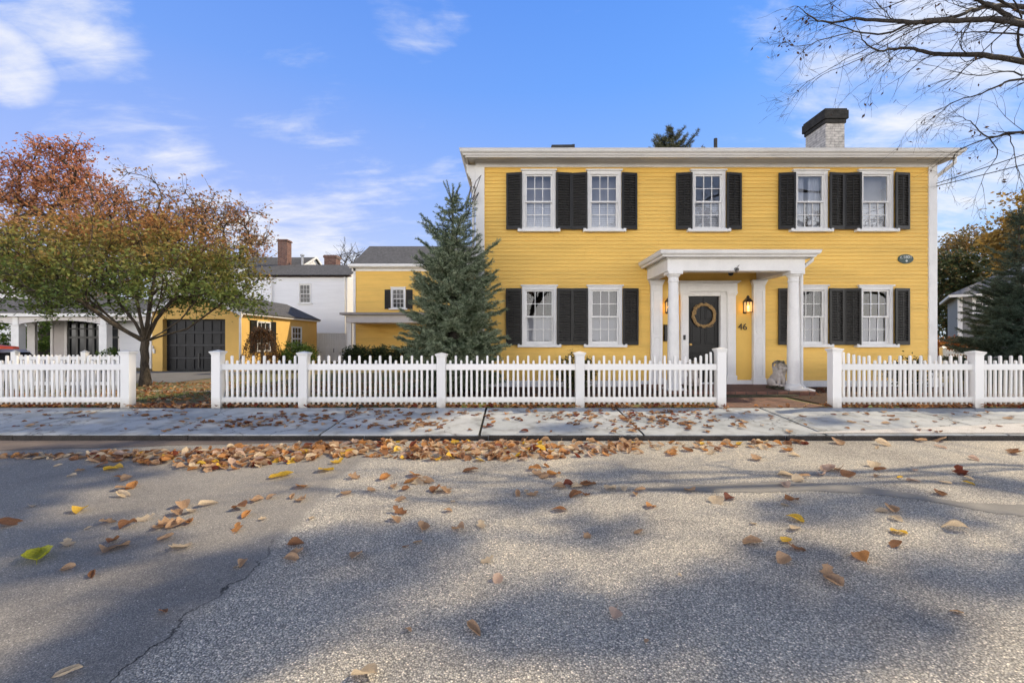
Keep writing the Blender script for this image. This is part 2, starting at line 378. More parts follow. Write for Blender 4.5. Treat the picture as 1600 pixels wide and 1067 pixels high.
# ------------------------------------------------------------------ setting: road, sidewalk, yard
def asphalt():
    m, nt, ns, L = nt_new('worn_asphalt')
    out = N(nt, 'ShaderNodeOutputMaterial'); b = N(nt, 'ShaderNodeBsdfPrincipled'); b.inputs['Roughness'].default_value = .82; b.inputs['Specular IOR Level'].default_value = .25
    tc = N(nt, 'ShaderNodeTexCoord'); P = tc.outputs['Object']
    def noise(s, d=5, r=.6, vec=P):
        n = N(nt, 'ShaderNodeTexNoise'); n.inputs['Scale'].default_value = s; n.inputs['Detail'].default_value = d; n.inputs['Roughness'].default_value = r; L.new(vec, n.inputs['Vector']); return n
    def math_(op, a, b=None, c=None, clamp=False):
        n = N(nt, 'ShaderNodeMath', operation=op); n.use_clamp = clamp
        for i, x in enumerate((a, b, c)):
            if x is None: continue
            if hasattr(x, 'links'): L.new(x, n.inputs[i])
            else: n.inputs[i].default_value = x
        return n.outputs[0]
    def vor(s, feature='F1'):
        v = N(nt, 'ShaderNodeTexVoronoi', feature=feature); v.inputs['Scale'].default_value = s; v.inputs['Randomness'].default_value = 1
        wv = N(nt, 'ShaderNodeVectorMath', operation='MULTIPLY_ADD'); nn_ = noise(s * .6, 2); L.new(nn_.outputs['Color'], wv.inputs[0]); wv.inputs[1].default_value = (.5 / s,) * 3; L.new(P, wv.inputs[2])
        L.new(wv.outputs[0], v.inputs['Vector']); return v
    v1 = vor(125); v2 = vor(230)
    # coarse aggregate
    s1 = N(nt, 'ShaderNodeSeparateColor'); L.new(v1.outputs['Color'], s1.inputs[0])
    r1 = ramp(nt, [(0, (.165, .158, .146)), (.3, (.232, .219, .198)), (.6, (.305, .283, .246)), (.88, (.39, .36, .305)), (1, (.60, .54, .45))]); L.new(s1.outputs[0], r1.inputs[0])
    e1 = ramp(nt, [(.30, (1, 1, 1)), (.68, (.40, .40, .40))]); L.new(v1.outputs['Distance'], e1.inputs[0])
    c1 = N(nt, 'ShaderNodeMix', data_type='RGBA', blend_type='MULTIPLY'); c1.inputs[0].default_value = 1; L.new(r1.outputs[0], c1.inputs[6]); L.new(e1.outputs[0], c1.inputs[7])
    # fine newer patch
    s2 = N(nt, 'ShaderNodeSeparateColor'); L.new(v2.outputs['Color'], s2.inputs[0])
    r2 = ramp(nt, [(0, (.078, .075, .072)), (.6, (.13, .122, .110)), (.9, (.19, .174, .152)), (.985, (.20, .19, .175)), (1, (.40, .37, .33))]); L.new(s2.outputs[0], r2.inputs[0])
    # border of the patch: a wandering line along the road
    sp = N(nt, 'ShaderNodeSeparateXYZ'); L.new(P, sp.inputs[0])
    nb = noise(1.3, 6, .6)
    line = math_('ADD', sp.outputs[0], math_('MULTIPLY_ADD', nb.outputs['Fac'], -.55, 1.62))
    line = math_('ADD', line, math_('MULTIPLY', sp.outputs[1], .06))
    mask = N(nt, 'ShaderNodeMapRange'); mask.interpolation_type = 'SMOOTHSTEP'; mask.inputs[1].default_value = -.05; mask.inputs[2].default_value = .10; L.new(line, mask.inputs[0])
    mx = N(nt, 'ShaderNodeMix', data_type='RGBA'); L.new(mask.outputs[0], mx.inputs[0]); L.new(r2.outputs[0], mx.inputs[6]); L.new(c1.outputs[2], mx.inputs[7])
    # crack at the border
    crk = N(nt, 'ShaderNodeMapRange'); crk.inputs[1].default_value = .0015; crk.inputs[2].default_value = .009
    nb2 = noise(14, 4); ln2 = math_('ADD', line, math_('MULTIPLY_ADD', nb2.outputs['Fac'], .07, -.035)); L.new(math_('ABSOLUTE', ln2), crk.inputs[0])
    gate = N(nt, 'ShaderNodeMapRange'); gate.inputs[1].default_value = .42; gate.inputs[2].default_value = .55; L.new(noise(1.7, 2).outputs['Fac'], gate.inputs[0])
    near = N(nt, 'ShaderNodeMapRange'); near.inputs[1].default_value = 2.9; near.inputs[2].default_value = 3.3; near.inputs[3].default_value = 0; near.inputs[4].default_value = 1; L.new(sp.outputs[1], near.inputs[0])
    crack = math_('MAXIMUM', math_('MAXIMUM', crk.outputs[0], gate.outputs[0]), near.outputs[0], clamp=True)
    # blotches of wear and dust
    bl = ramp(nt, [(.30, (.66, .66, .68)), (.5, (1, 1, 1)), (.72, (1.28, 1.24, 1.16))]); L.new(noise(.6, 8, .68).outputs['Fac'], bl.inputs[0])
    m2 = N(nt, 'ShaderNodeMix', data_type='RGBA', blend_type='MULTIPLY'); m2.inputs[0].default_value = 1; L.new(mx.outputs[2], m2.inputs[6]); L.new(bl.outputs[0], m2.inputs[7])
    m3 = N(nt, 'ShaderNodeMix', data_type='RGBA', blend_type='MULTIPLY'); m3.inputs[0].default_value = 1; L.new(m2.outputs[2], m3.inputs[6])
    cr = ramp(nt, [(0, (.12, .12, .12)), (1, (1, 1, 1))]); L.new(crack, cr.inputs[0]); L.new(cr.outputs[0], m3.inputs[7])
    hsv = N(nt, 'ShaderNodeHueSaturation'); hsv.inputs['Value'].default_value = 2.05; L.new(m3.outputs[2], hsv.inputs['Color'])
    L.new(hsv.outputs[0], b.inputs['Base Color'])
    h = math_('MULTIPLY', math_('SUBTRACT', 1.0, v1.outputs['Distance']), math_('MULTIPLY_ADD', mask.outputs[0], .8, .2))
    h = math_('ADD', h, math_('MULTIPLY', v2.outputs['Distance'], -.2))
    bp = N(nt, 'ShaderNodeBump'); bp.inputs['Strength'].default_value = .75; bp.inputs['Distance'].default_value = .006; L.new(h, bp.inputs['Height'])
    L.new(bp.outputs[0], b.inputs['Normal']); L.new(b.outputs[0], out.inputs[0])
    return m

def concrete():
    m, nt, ns, L = nt_new('sidewalk_concrete')
    out = N(nt, 'ShaderNodeOutputMaterial'); b = N(nt, 'ShaderNodeBsdfPrincipled'); b.inputs['Roughness'].default_value = .8
    tc = N(nt, 'ShaderNodeTexCoord')
    g = N(nt, 'ShaderNodeNewGeometry')
    n = N(nt, 'ShaderNodeTexNoise'); n.inputs['Scale'].default_value = 1.8; n.inputs['Detail'].default_value = 7; L.new(tc.outputs['Object'], n.inputs['Vector'])
    r = ramp(nt, [(.28, (.34, .37, .39)), (.5, (.46, .485, .505)), (.75, (.55, .565, .575))]); L.new(n.outputs['Fac'], r.inputs[0])
    isl = ramp(nt, [(0, (.86, .88, .9)), (1, (1.05, 1.03, 1.0))]); L.new(g.outputs['Random Per Island'], isl.inputs[0])
    mx = N(nt, 'ShaderNodeMix', data_type='RGBA', blend_type='MULTIPLY'); mx.inputs[0].default_value = 1; L.new(r.outputs[0], mx.inputs[6]); L.new(isl.outputs[0], mx.inputs[7])
    n2 = N(nt, 'ShaderNodeTexNoise'); n2.inputs['Scale'].default_value = 160; n2.inputs['Detail'].default_value = 3; L.new(tc.outputs['Object'], n2.inputs['Vector'])
    r2 = ramp(nt, [(.35, (.8, .8, .8)), (.6, (1, 1, 1))]); L.new(n2.outputs['Fac'], r2.inputs[0])
    m2 = N(nt, 'ShaderNodeMix', data_type='RGBA', blend_type='MULTIPLY'); m2.inputs[0].default_value = 1; L.new(mx.outputs[2], m2.inputs[6]); L.new(r2.outputs[0], m2.inputs[7])
    vc = N(nt, 'ShaderNodeTexVoronoi', feature='DISTANCE_TO_EDGE'); vc.inputs['Scale'].default_value = .55
    wv = N(nt, 'ShaderNodeVectorMath', operation='MULTIPLY_ADD'); nw_ = N(nt, 'ShaderNodeTexNoise'); nw_.inputs['Scale'].default_value = 3; nw_.inputs['Detail'].default_value = 6; L.new(tc.outputs['Object'], nw_.inputs['Vector'])
    L.new(nw_.outputs['Color'], wv.inputs[0]); wv.inputs[1].default_value = (.5, .5, .5); L.new(tc.outputs['Object'], wv.inputs[2]); L.new(wv.outputs[0], vc.inputs['Vector'])
    rc = ramp(nt, [(.0, (.35, .34, .33)), (.006, (1, 1, 1))]); L.new(vc.outputs['Distance'], rc.inputs[0])
    ns3 = N(nt, 'ShaderNodeTexNoise'); ns3.inputs['Scale'].default_value = 5; ns3.inputs['Detail'].default_value = 6; L.new(tc.outputs['Object'], ns3.inputs['Vector'])
    rs3 = ramp(nt, [(.34, (.70, .68, .66)), (.5, (1, 1, 1))]); L.new(ns3.outputs['Fac'], rs3.inputs[0])
    m3 = N(nt, 'ShaderNodeMix', data_type='RGBA', blend_type='MULTIPLY'); m3.inputs[0].default_value = 1; L.new(m2.outputs[2], m3.inputs[6]); L.new(rc.outputs[0], m3.inputs[7])
    m4 = N(nt, 'ShaderNodeMix', data_type='RGBA', blend_type='MULTIPLY'); m4.inputs[0].default_value = 1; L.new(m3.outputs[2], m4.inputs[6]); L.new(rs3.outputs[0], m4.inputs[7])
    L.new(m4.outputs[2], b.inputs['Base Color'])
    bp = N(nt, 'ShaderNodeBump'); bp.inputs['Strength'].default_value = .25; bp.inputs['Distance'].default_value = .004; L.new(n2.outputs['Fac'], bp.inputs['Height']); L.new(bp.outputs[0], b.inputs['Normal'])
    L.new(b.outputs[0], out.inputs[0]); return m

def yard_mat():
    m, nt, ns, L = nt_new('autumn_lawn')
    out = N(nt, 'ShaderNodeOutputMaterial'); b = N(nt, 'ShaderNodeBsdfPrincipled'); b.inputs['Roughness'].default_value = .95
    tc = N(nt, 'ShaderNodeTexCoord')
    n = N(nt, 'ShaderNodeTexNoise'); n.inputs['Scale'].default_value = .9; n.inputs['Detail'].default_value = 8; n.inputs['Roughness'].default_value = .7; L.new(tc.outputs['Object'], n.inputs['Vector'])
    r = ramp(nt, [(.3, (.30, .17, .10)), (.45, (.22, .17, .09)), (.55, (.15, .17, .06)), (.7, (.10, .16, .045))]); L.new(n.outputs['Fac'], r.inputs[0])
    v = N(nt, 'ShaderNodeTexNoise'); v.inputs['Scale'].default_value = 30; v.inputs['Detail'].default_value = 6; L.new(tc.outputs['Object'], v.inputs['Vector'])
    r2 = ramp(nt, [(.35, (.5, .5, .5)), (.65, (1.3, 1.25, 1.2))]); L.new(v.outputs['Fac'], r2.inputs[0])
    mx = N(nt, 'ShaderNodeMix', data_type='RGBA', blend_type='MULTIPLY'); mx.inputs[0].default_value = 1; L.new(r.outputs[0], mx.inputs[6]); L.new(r2.outputs[0], mx.inputs[7])
    L.new(mx.outputs[2], b.inputs['Base Color'])
    bp = N(nt, 'ShaderNodeBump'); bp.inputs['Strength'].default_value = .8; bp.inputs['Distance'].default_value = .03; L.new(v.outputs['Fac'], bp.inputs['Height']); L.new(bp.outputs[0], b.inputs['Normal'])
    L.new(b.outputs[0], out.inputs[0]); return m

YF = 7.5                                      # fence line
def sstep(a, b, x):
    t = min(1, max(0, (x - a) / (b - a))); return t * t * (3 - 2 * t)
def gz(x, y):                                 # height of the yard
    if y < YF: return ZS * (y - 5.86) / (YF - .05 - 5.86)
    near_house = sstep(-3.5, -1.8, x) * (1 - sstep(13, 16, x))
    return ZS * (1 - sstep(8.0, 12.0, y) * (1 - near_house)) + .02 * near_house * sstep(8, 10, y)
mb = MB(); mb.quad((-1500, -1500, -.12), (1500, -1500, -.12), (1500, 1500, -.12), (-1500, 1500, -.12))
tag(obj('ground', mb, mat('far_ground', (.07, .065, .035), .95, .4, .05)), kind='structure')
mb = MB(); mb.quad((-160, -7, ZR), (160, -7, ZR), (160, 5.84, ZR), (-160, 5.84, ZR))
tag(obj('road', mb, asphalt()), kind='structure')
# old brownish gutter apron on the left
mb = MB(); a = []
xs = np.linspace(-12, -2.0, 60)
top = [(x, 5.835, ZR + .004) for x in xs]; bot = [(x, 5.835 - (.62 * min(1, (-2.0 - x) / 4.5)) - .02 * math.sin(x * 5) - .012 * math.sin(x * 17), ZR + .004) for x in xs]
for i in range(59): mb.quad(bot[i], bot[i + 1], top[i + 1], top[i])
tag(obj('gutter_apron', mb, mat('old_gutter', (.21, .17, .145), .9, .25, 3, .5, 120, fine=.35)), kind='structure')
# smooth sealed seam wandering over the right half
pts = [(1010, 764, 3), (1070, 763, 10), (1170, 762, 15), (1250, 759, 15), (1350, 765, 14), (1450, 779, 13), (1520, 792, 16), (1620, 800, 24), (1760, 806, 28), (1900, 812, 28)]
cp = [(road(p, q), w_) for p, q, w_ in pts]
mb = MB(); up = []; lo = []
for i in range(len(cp) - 1):
    for k in range(12):
        t = k / 12; p = cp[i][0].lerp(cp[i + 1][0], t); wd = (cp[i][1] * (1 - t) + cp[i + 1][1] * t) * .5 / 1.27 / F * p.y * p.y
        j1 = rnd.uniform(-.012, .012); j2 = rnd.uniform(-.012, .012)
        up.append((p.x, p.y + wd + j1, ZR + .003)); lo.append((p.x, p.y - wd + j2, ZR + .003))
for i in range(len(up) - 1): mb.quad(lo[i], lo[i + 1], up[i + 1], up[i])
tag(obj('seam_sealing', mb, mat('seam_tar', (.29, .275, .25), .8, .2, 4, .3, 150, fine=.2)), kind='structure')
# sidewalk slabs
joints = [-24 + 1.0]
J = [-15.2, -13.0, -10.9, -8.8, -6.6, -4.55, -2.48, -.42, 1.7, 4.05, 6.4, 8.6, 10.8, 13, 15.2, 17.5, 20]
mb = MB()
for a, b in zip(J[:-1], J[1:]):
    g_ = .017; dz = rnd.uniform(-.004, .004)
    y0, y1 = 5.86, YF - .06
    v = [(a + g_, y0, 0 + dz), (b - g_, y0, 0 + dz), (b - g_ + .15 * (b > 0) * 0, y1, ZS + dz), (a + g_, y1, ZS + dz)]
    v2 = [(p[0], p[1], p[2] - .1) for p in v]
    mb.add(v + v2, [(0, 1, 2, 3), (0, 4, 5, 1), (1, 5, 6, 2), (2, 6, 7, 3), (3, 7, 4, 0)])
tag(obj('sidewalk', mb, concrete(), ), kind='structure')
mb = MB(); mb.quad((-40, 5.88, -.010), (40, 5.88, -.010), (40, YF - .06, ZS - .010), (-40, YF - .06, ZS - .010))
tag(obj('sidewalk_bed', mb, M['rubber']), kind='structure')
mb = MB(); x_ = -40.0
while x_ < 40:
    l_ = rnd.uniform(1.5, 2.3); j_ = rnd.uniform(-.006, .006); mb.box(x_ + .007, x_ + l_ - .007, 5.836 + j_, 5.855, -.12, -.006 + rnd.uniform(-.006, .003)); x_ += l_
tag(obj('kerb', mb, mat('dark_kerb', (.05, .043, .038), .9, .5, 4, .6, 60, fine=.4)), kind='structure')
mb = MB(); A = [road(1265, 676.5, .012), road(1700, 676.5, .012), road(1700, 660, .03), road(1265, 675.5, .012)]
for v in A: v.z = .006 + ZS * max(0, v.y - 5.86) / (YF - .05 - 5.86) + .003
mb.quad(*A); tag(obj('granite_edging', mb, mat('pale_granite', (.62, .60, .58), .8, .15, 8, .3, 120, fine=.35)), kind='structure')
# yard
mb = MB(); xs = np.concatenate([np.linspace(-60, -16, 12), np.linspace(-15, 16, 63), np.linspace(18, 60, 12)]); ys = np.concatenate([np.linspace(YF - .06, 14, 30), np.linspace(15, 70, 12)])
mb.v = [(x, y, gz(x, max(y, YF))) for y in ys for x in xs]; nx = len(xs)
mb.f = [(j * nx + i, j * nx + i + 1, (j + 1) * nx + i + 1, (j + 1) * nx + i) for j in range(len(ys) - 1) for i in range(nx - 1)]; mb.m = [0] * len(mb.f)
tag(obj('lawn', mb, yard_mat(), smooth=True), kind='structure')
def sheet(name, x0, x1, y0, y1, m, dz=.006, nx=12, ny=6, z=None):
    mb = MB(); xs = np.linspace(x0, x1, nx); ys = np.linspace(y0, y1, ny)
    mb.v = [(x, y, (gz(x, y) if z is None else z) + dz) for y in ys for x in xs]
    mb.f = [(j * nx + i, j * nx + i + 1, (j + 1) * nx + i + 1, (j + 1) * nx + i) for j in range(ny - 1) for i in range(nx - 1)]; mb.m = [0] * len(mb.f)
    return tag(obj(name, mb, m, smooth=True), kind='structure')
sheet('driveway', -34, -9.8, 13.2, 18.25, M['drive'], .012, 20, 8)
sheet('driveway_apron', -11.4, -10.3, 12.9, 13.2, M['drive'], .008, 4, 3)
sheet('garden_path', -8.6, -2.2, 10.4, 11.0, mat('pale_path', (.36, .31, .26), .9, .2, 5, .3, 60), .01, 20, 6)
sheet('planting_bed', -2.2, 2.95, 8.5, YW - .02, M['mulch'], .02, 20, 10)
sheet('planting_bed', 5.3, 9.9, 7.75, YW - .02, M['mulch'], .02, 20, 10)
sheet('brick_walk', xat(1139, YF), xat(1289, YF), YF - .06, 8.72, M['paver'], .008, 8, 8)
sheet('gate_walk', xat(216, YF), xat(326, YF), YF - .06, 8.0, mat('worn_dirt_brick', (.24, .12, .085), .95, .4, 6, .6, 60, fine=.4), .006, 8, 5)

# ------------------------------------------------------------------ clapboard and windows
def clapboards(u0, u1, z0, z1, P, expo=.0869, holes=(), wob=.006, seed=1, butt=.021):
    """rows of lapped boards; P(u, d, z) maps along-wall, outward, height to the world"""
    mb = MB(); rr = random.Random(seed); n = max(1, round((z1 - z0) / expo)); e = (z1 - z0) / n
    for i in range(n):
        a, b = z0 + i * e, z0 + (i + 1) * e
        segs = [(u0, u1)]
        for (h0, h1, k0, k1) in holes:
            if b <= k0 or a >= k1: continue
            ns = []
            for s0, s1 in segs:
                if h1 <= s0 or h0 >= s1: ns.append((s0, s1)); continue
                if h0 > s0: ns.append((s0, h0))
                if h1 < s1: ns.append((h1, s1))
            segs = ns
        ns = []
        for s0, s1 in segs:          # butt joints between board lengths
            q = s0 + rr.uniform(1.2, 4.5)
            while q < s1 - .4: ns.append((s0, q - .003)); s0 = q + .003; q += rr.uniform(2.6, 4.8)
            ns.append((s0, s1))
        segs = ns
        ph = rr.uniform(0, 9); tw = rr.uniform(.6, 1.3)
        for s0, s1 in segs:
            k = max(1, int((s1 - s0) / .7)); us = [s0 + (s1 - s0) * t / k for t in range(k + 1)]
            vs = []
            for u in us:
                wz = wob * (math.sin(u * 1.3 + ph) + .6 * math.sin(u * 3.1 * tw + ph * 2)) * .6
                vs += [P(u, 0, a + wz), P(u, butt, a + wz), P(u, .001, b + .006)]
            fs = []
            for t in range(k):
                o = t * 3; fs += [(o, o + 1, o + 4, o + 3), (o + 1, o + 2, o + 5, o + 4)]
            mb.add(vs, fs)
    mb.nofix = True
    return mb
def flatwall(u0, u1, z0, z1, P, holes):
    """backing wall cut round its openings"""
    mb = MB(); us = sorted({u0, u1, *[h[0] for h in holes], *[h[1] for h in holes]}); zs = sorted({z0, z1, *[h[2] for h in holes], *[h[3] for h in holes]})
    for a, b in zip(us[:-1], us[1:]):
        for c, d in zip(zs[:-1], zs[1:]):
            m_, k_ = (a + b) / 2, (c + d) / 2
            if any(h[0] < m_ < h[1] and h[2] < k_ < h[3] for h in holes): continue
            if m_ < u0 or m_ > u1 or k_ < z0 or k_ > z1: continue
            mb.quad(P(a, -.004, c), P(b, -.004, c), P(b, -.004, d), P(a, -.004, d))
    return mb

def window(parent, x0, x1, z0, z1, Y, cw=.075, cols=3, rows=2, blind='half', trim='white', prefix='', scale=1.0, upper_muntin=True, glass='glass'):
    """casing outer rect x0..x1, sill underside z0, head top z1, on a wall facing -Y at Y"""
    sh = .075 * scale; k = scale
    mb = MB()
    mb.box(x0, x0 + cw, Y - .055, Y + .1, z0 + sh, z1 - .035)
    mb.box(x1 - cw, x1, Y - .055, Y + .1, z0 + sh, z1 - .035)
    mb.box(x0 + cw, x1 - cw, Y - .055, Y + .1, z1 - .035 - cw * 1.1, z1 - .035)
    mb.box(x0 - .03, x1 + .03, Y - .085, Y, z1 - .0345, z1)
    wn = obj('window', mb, M[trim], parent, bevel=.005)
    mb = MB(); mb.box(x0 - .10 * k, x1 + .10 * k, Y - .12, Y + .1, z0, z0 + sh - .001)
    obj('sill', mb, M[trim], wn, bevel=.006)
    ix0, ix1, iz0, iz1 = x0 + cw, x1 - cw, z0 + sh, z1 - .035 - cw * 1.1
    zm = iz0 + (iz1 - iz0) * .505
    def sash(a, b, c, d, y, mun, bt=.05):
        mb = MB(); s_ = .038 * k
        mb.box(a, a + s_, y, y + .035, c, d); mb.box(b - s_, b, y, y + .035, c, d)
        mb.box(a + s_, b - s_, y, y + .035, c, c + bt * k); mb.box(a + s_, b - s_, y, y + .035, d - .034 * k, d)
        if mun:
            w_ = .016 * k; A, B, C, D_ = a + s_, b - s_, c + bt * k, d - .034 * k
            for i in range(1, cols): xx = A + (B - A) * i / cols; mb.box(xx - w_ / 2, xx + w_ / 2, y + .006, y + .03, C, D_)
            for i in range(1, rows):
                zz = C + (D_ - C) * i / rows
                for j in range(cols):
                    mb.box(A + (B - A) * j / cols + w_ / 2 * (j > 0), A + (B - A) * (j + 1) / cols - w_ / 2 * (j < cols - 1), y + .006, y + .03, zz - w_ / 2, zz + w_ / 2)
        return mb
    obj('sash', sash(ix0, ix1, zm - .02 * k, iz1, Y - .02, upper_muntin, .036), M[trim], wn)
    obj('sash', sash(ix0, ix1, iz0, zm + .018 * k, Y + .016, True, .06), M[trim], wn)
    mb = MB(); e = .02
    mb.quad((ix0 + e, Y + .002, zm), (ix1 - e, Y + .002, zm), (ix1 - e, Y + .002, iz1 - e), (ix0 + e, Y + .002, iz1 - e))
    mb.quad((ix0 + e, Y + .040, iz0 + e), (ix1 - e, Y + .040, iz0 + e), (ix1 - e, Y + .040, zm), (ix0 + e, Y + .040, zm))
    mb.nofix = True; obj('pane', mb, M[glass], wn)
    if blind in ('half', 'full', 'white'):
        mb = MB(); zt = {'half': zm + .03, 'full': iz1, 'white': zm + .03}[blind]
        nsl = int((zt - iz0) / .05)
        for i in range(nsl):        # slats of a blind
            a = iz0 + (zt - iz0) * i / nsl; b = iz0 + (zt - iz0) * (i + 1) / nsl
            mb.quad((ix0 - .01, Y + .125, a), (ix1 + .01, Y + .125, a), (ix1 + .01, Y + .14, b), (ix0 - .01, Y + .14, b))
        obj('blind', mb, M['blind'], wn)
        mb = MB(); mb.quad((ix0 - .02, Y + .22, zm - .05), (ix1 + .02, Y + .22, zm - .05), (ix1 + .02, Y + .22, iz1 + .02), (ix0 - .02, Y + .22, iz1 + .02))
        if blind == 'full' or blind == 'white': obj('shade', mb, M['shade'], wn)
    if blind == 'curtain':       # pleated curtains drawn to the sides
        for s0, s1 in ((ix0 - .01, ix0 + (ix1 - ix0) * .42), (ix1 - (ix1 - ix0) * .40, ix1 + .01)):
            mb = MB(); n = 22
            for i in range(n):
                u0 = s0 + (s1 - s0) * i / n; u1 = s0 + (s1 - s0) * (i + 1) / n; y0 = Y + .16 + .022 * math.sin(i * 1.9); y1 = Y + .16 + .022 * math.sin((i + 1) * 1.9)
                mb.quad((u0, y0, iz0 - .01), (u1, y1, iz0 - .01), (u1, y1, iz1), (u0, y0, iz1))
            obj('curtain', mb, M['blind'], wn, smooth=True)
    return (x0 + .03, x1 - .03, z0 + .02, z1 - .05)

def shutter_mesh(W, H, th=.032):
    """hinge edge at x=0, panel towards +x, front face -y"""
    mb = MB(); st = .045
    mb.box(0, st, 0, th, 0, H); mb.box(W - st, W, 0, th, 0, H); mb.box(st, W - st, 0, th, 0, .085); mb.box(st, W - st, 0, th, H - .06, H)
    n = int((H - .145) / .057); p = (H - .145) / n
    for i in range(n):
        z = .085 + p * (i + .5)
        m_ = Matrix.Translation((0, th * .5, z)) @ Matrix.Rotation(R(38 + rnd.uniform(-5, 5)), 4, 'X')
        mb.box(st - .003, W - st + .003, -.019, .019, -.005, .005, 1, m_)
    mb.box(.012, W - .012, th + .001, th + .004, .03, H - .03)
    mb.box(st + (W - 2 * st) / 2 - .006, st + (W - 2 * st) / 2 + .006, -.008, .002, .12, H - .1)
    me_o = mb
    return me_o
# ------------------------------------------------------------------ the yellow house
HX0, HX1 = fx(743), fx(1462)
HY1 = 19.0
ZB, ZT = .30, 5.27
house = thing('house', 'large yellow clapboard house with black shutters and white columned entrance porch', 'house', ((HX0 + HX1) / 2, YW, .12))
Pf = lambda u, d, z: (u, YW - d, z)
win = []     # casing x0,x1, sill z, top z, options
for (a, b) in ((815.5, 868), (917, 970), (1079, 1132), (1238.5, 1291), (1340.5, 1393)):
    win.append((fx(a), fx(b), fz(363.5), fz(266), {815.5: 'white', 917: 'white', 1079: 'half', 1238.5: 'curtain', 1340.5: 'white'}[a], True))
for (a, b) in ((815.5, 869.5), (918, 971.5), (1238.5, 1291), (1340, 1392.5)):
    win.append((fx(a), fx(b), fz(542.5), fz(445.5), {815.5: 'half', 918: 'white', 1238.5: 'half', 1340: 'half'}[a], False))
holes = []
for i, (a, b, c, d, bl, up) in enumerate(win):
    holes.append(window(house, a, b, c, d, YW, blind=bl, upper_muntin=i not in (3, 4), glass='glass' if up else 'screen'))
DX0, DX1, DZ1 = fx(1075), fx(1124.5), fz(463)
ent = (fx(1033) - .02, fx(1174) + .02, .2, fz(432))      # plain boarded recess of the entrance
obj('front_wall', clapboards(fx(756), fx(1450), ZB, ZT, Pf, holes=holes + [ent], seed=3), M['clap'], house)
doorhole = (DX0 - .02, DX1 + .02, .2, DZ1 + .02)
obj('wall_backing', flatwall(HX0 + .02, HX1 - .02, .1, ZT, lambda u, d, z: (u, YW + .003 - d, z), holes + [ent]), M['yflat'], house)
mb = flatwall(ent[0] - .01, ent[1] + .01, .2, ent[3] + .02, lambda u, d, z: (u, YW - .006 - d, z), [doorhole]); obj('entrance_wall', mb, M['yflat'], house)
for x, sgn, nm in ((HX0 + .03, -1, 'side_wall'), (HX1 - .03, 1, 'side_wall')):
    obj(nm, clapboards(YW + .02, HY1, ZB, ZT, (lambda x, sgn: (lambda u, d, z: (x + sgn * d, u, z)))(x, sgn), seed=5), M['clap'], house)
    mb = MB(); mb.quad((x - sgn * .006, YW + .02, .1), (x - sgn * .006, HY1, .1), (x - sgn * .006, HY1, ZT), (x - sgn * .006, YW + .02, ZT)); obj('wall_backing', mb, M['yflat'], house)
mb = MB(); mb.quad((HX0 + .02, HY1, .1), (HX1 - .02, HY1, .1), (HX1 - .02, HY1, ZT), (HX0 + .02, HY1, ZT)); obj('back_wall', mb, M['yflat'], house)
mb = MB(); mb.box(HX0 + .05, HX1 - .05, YW + .25, HY1 - .1, 2.72, 2.8); mb.box(HX0 + .05, HX1 - .05, YW + 2.6, YW + 2.65, .15, ZT - .05); mb.quad((HX0, YW + .05, .16), (HX1, YW + .05, .16), (HX1, HY1, .16), (HX0, HY1, .16)); obj('interior', mb, M['dim'], house)
mb = MB(); mb.box(HX0 + .01, fx(1015), YW - .03, YW + .3, .05, ZB - .002); mb.box(fx(1192), HX1 - .01, YW - .03, YW + .3, .05, ZB - .002); obj('foundation', mb, M['conc'], house, bevel=.004)
for x0, x1 in ((fx(743), fx(757)), (fx(1449), fx(1462))):
    mb = MB(); mb.box(x0, x1, YW - .045, YW + .16, .12, fz(262)); mb.box(x0 - .015, x1 + .015, YW - .06, YW + .17, .12, .36)
    obj('corner_board', mb, M['white'], house, bevel=.006)
mb = MB(); mb.box(HX0 + .004, HX1 - .004, YW - .05, YW + .1, fz(262.5), fz(254)); mb.box(HX0 - .01, HX1 + .01, YW - .09, YW + .05, fz(254) + .001, 5.37); obj('frieze', mb, M['trim'], house, bevel=.006)
mb = MB(); mb.box(HX0 - .012, HX0 + .06, YW + .1, HY1, fz(262.5), 5.36); mb.box(HX1 - .06, HX1 + .012, YW + .1, HY1, fz(262.5), 5.36); obj('frieze', mb, M['trim'], house, bevel=.006)
# eaves: soffit, fascia and gutter running round the roof
EX0, EX1, EY0, EY1 = xat(726, 10.13), xat(1497, 10.13), 10.13, HY1 + .4
mb = MB(); mb.box(EX0 + .05, EX1 - .05, EY0 + .05, EY1 - .05, 5.372, 5.40); obj('soffit', mb, M['trim'], house)
def gutter(mb, pts, z, h=.125, out=.10):
    prof = [(0, 0), (-.035, 0), (-.045, .03), (-.085, .055), (-.10, .085), (-.10, .115), (-.112, .118), (-.112, .128), (-.09, .128), (-.085, .10), (0, .10)]
    ring = []
    n = len(pts)
    for i, (x, y, ox, oy) in enumerate(pts):
        ring.append([(x + ox * -p[0], y + oy * -p[0], z + p[1]) for p in prof])
    k = len(prof)
    for i in range(n - 1):
        mb.add(ring[i] + ring[i + 1], [(a, (a + 1) % k, k + (a + 1) % k, k + a) for a in range(k)])
    mb.add(ring[0], [tuple(range(k))]); mb.add(ring[-1], [tuple(range(k))])
mb = MB(); gutter(mb, [(EX0, EY1, -1, 0), (EX0, EY0, -1, -1), (EX1, EY0, 1, -1), (EX1, EY1, 1, 0)], 5.335)
obj('gutter', mb, M['trim'], house)
mb = MB(); mb.box(EX0 + .02, EX1 - .02, EY0 + .0, EY0 + .04, 5.30, 5.44); mb.box(EX0 + .0, EX0 + .04, EY0 + .041, EY1, 5.30, 5.44); mb.box(EX1 - .04, EX1, EY0 + .041, EY1, 5.30, 5.44); obj('fascia', mb, M['trim'], house)
RS = .30; ry = (EY1 - EY0) / 2; rz = 5.46 + ry * RS
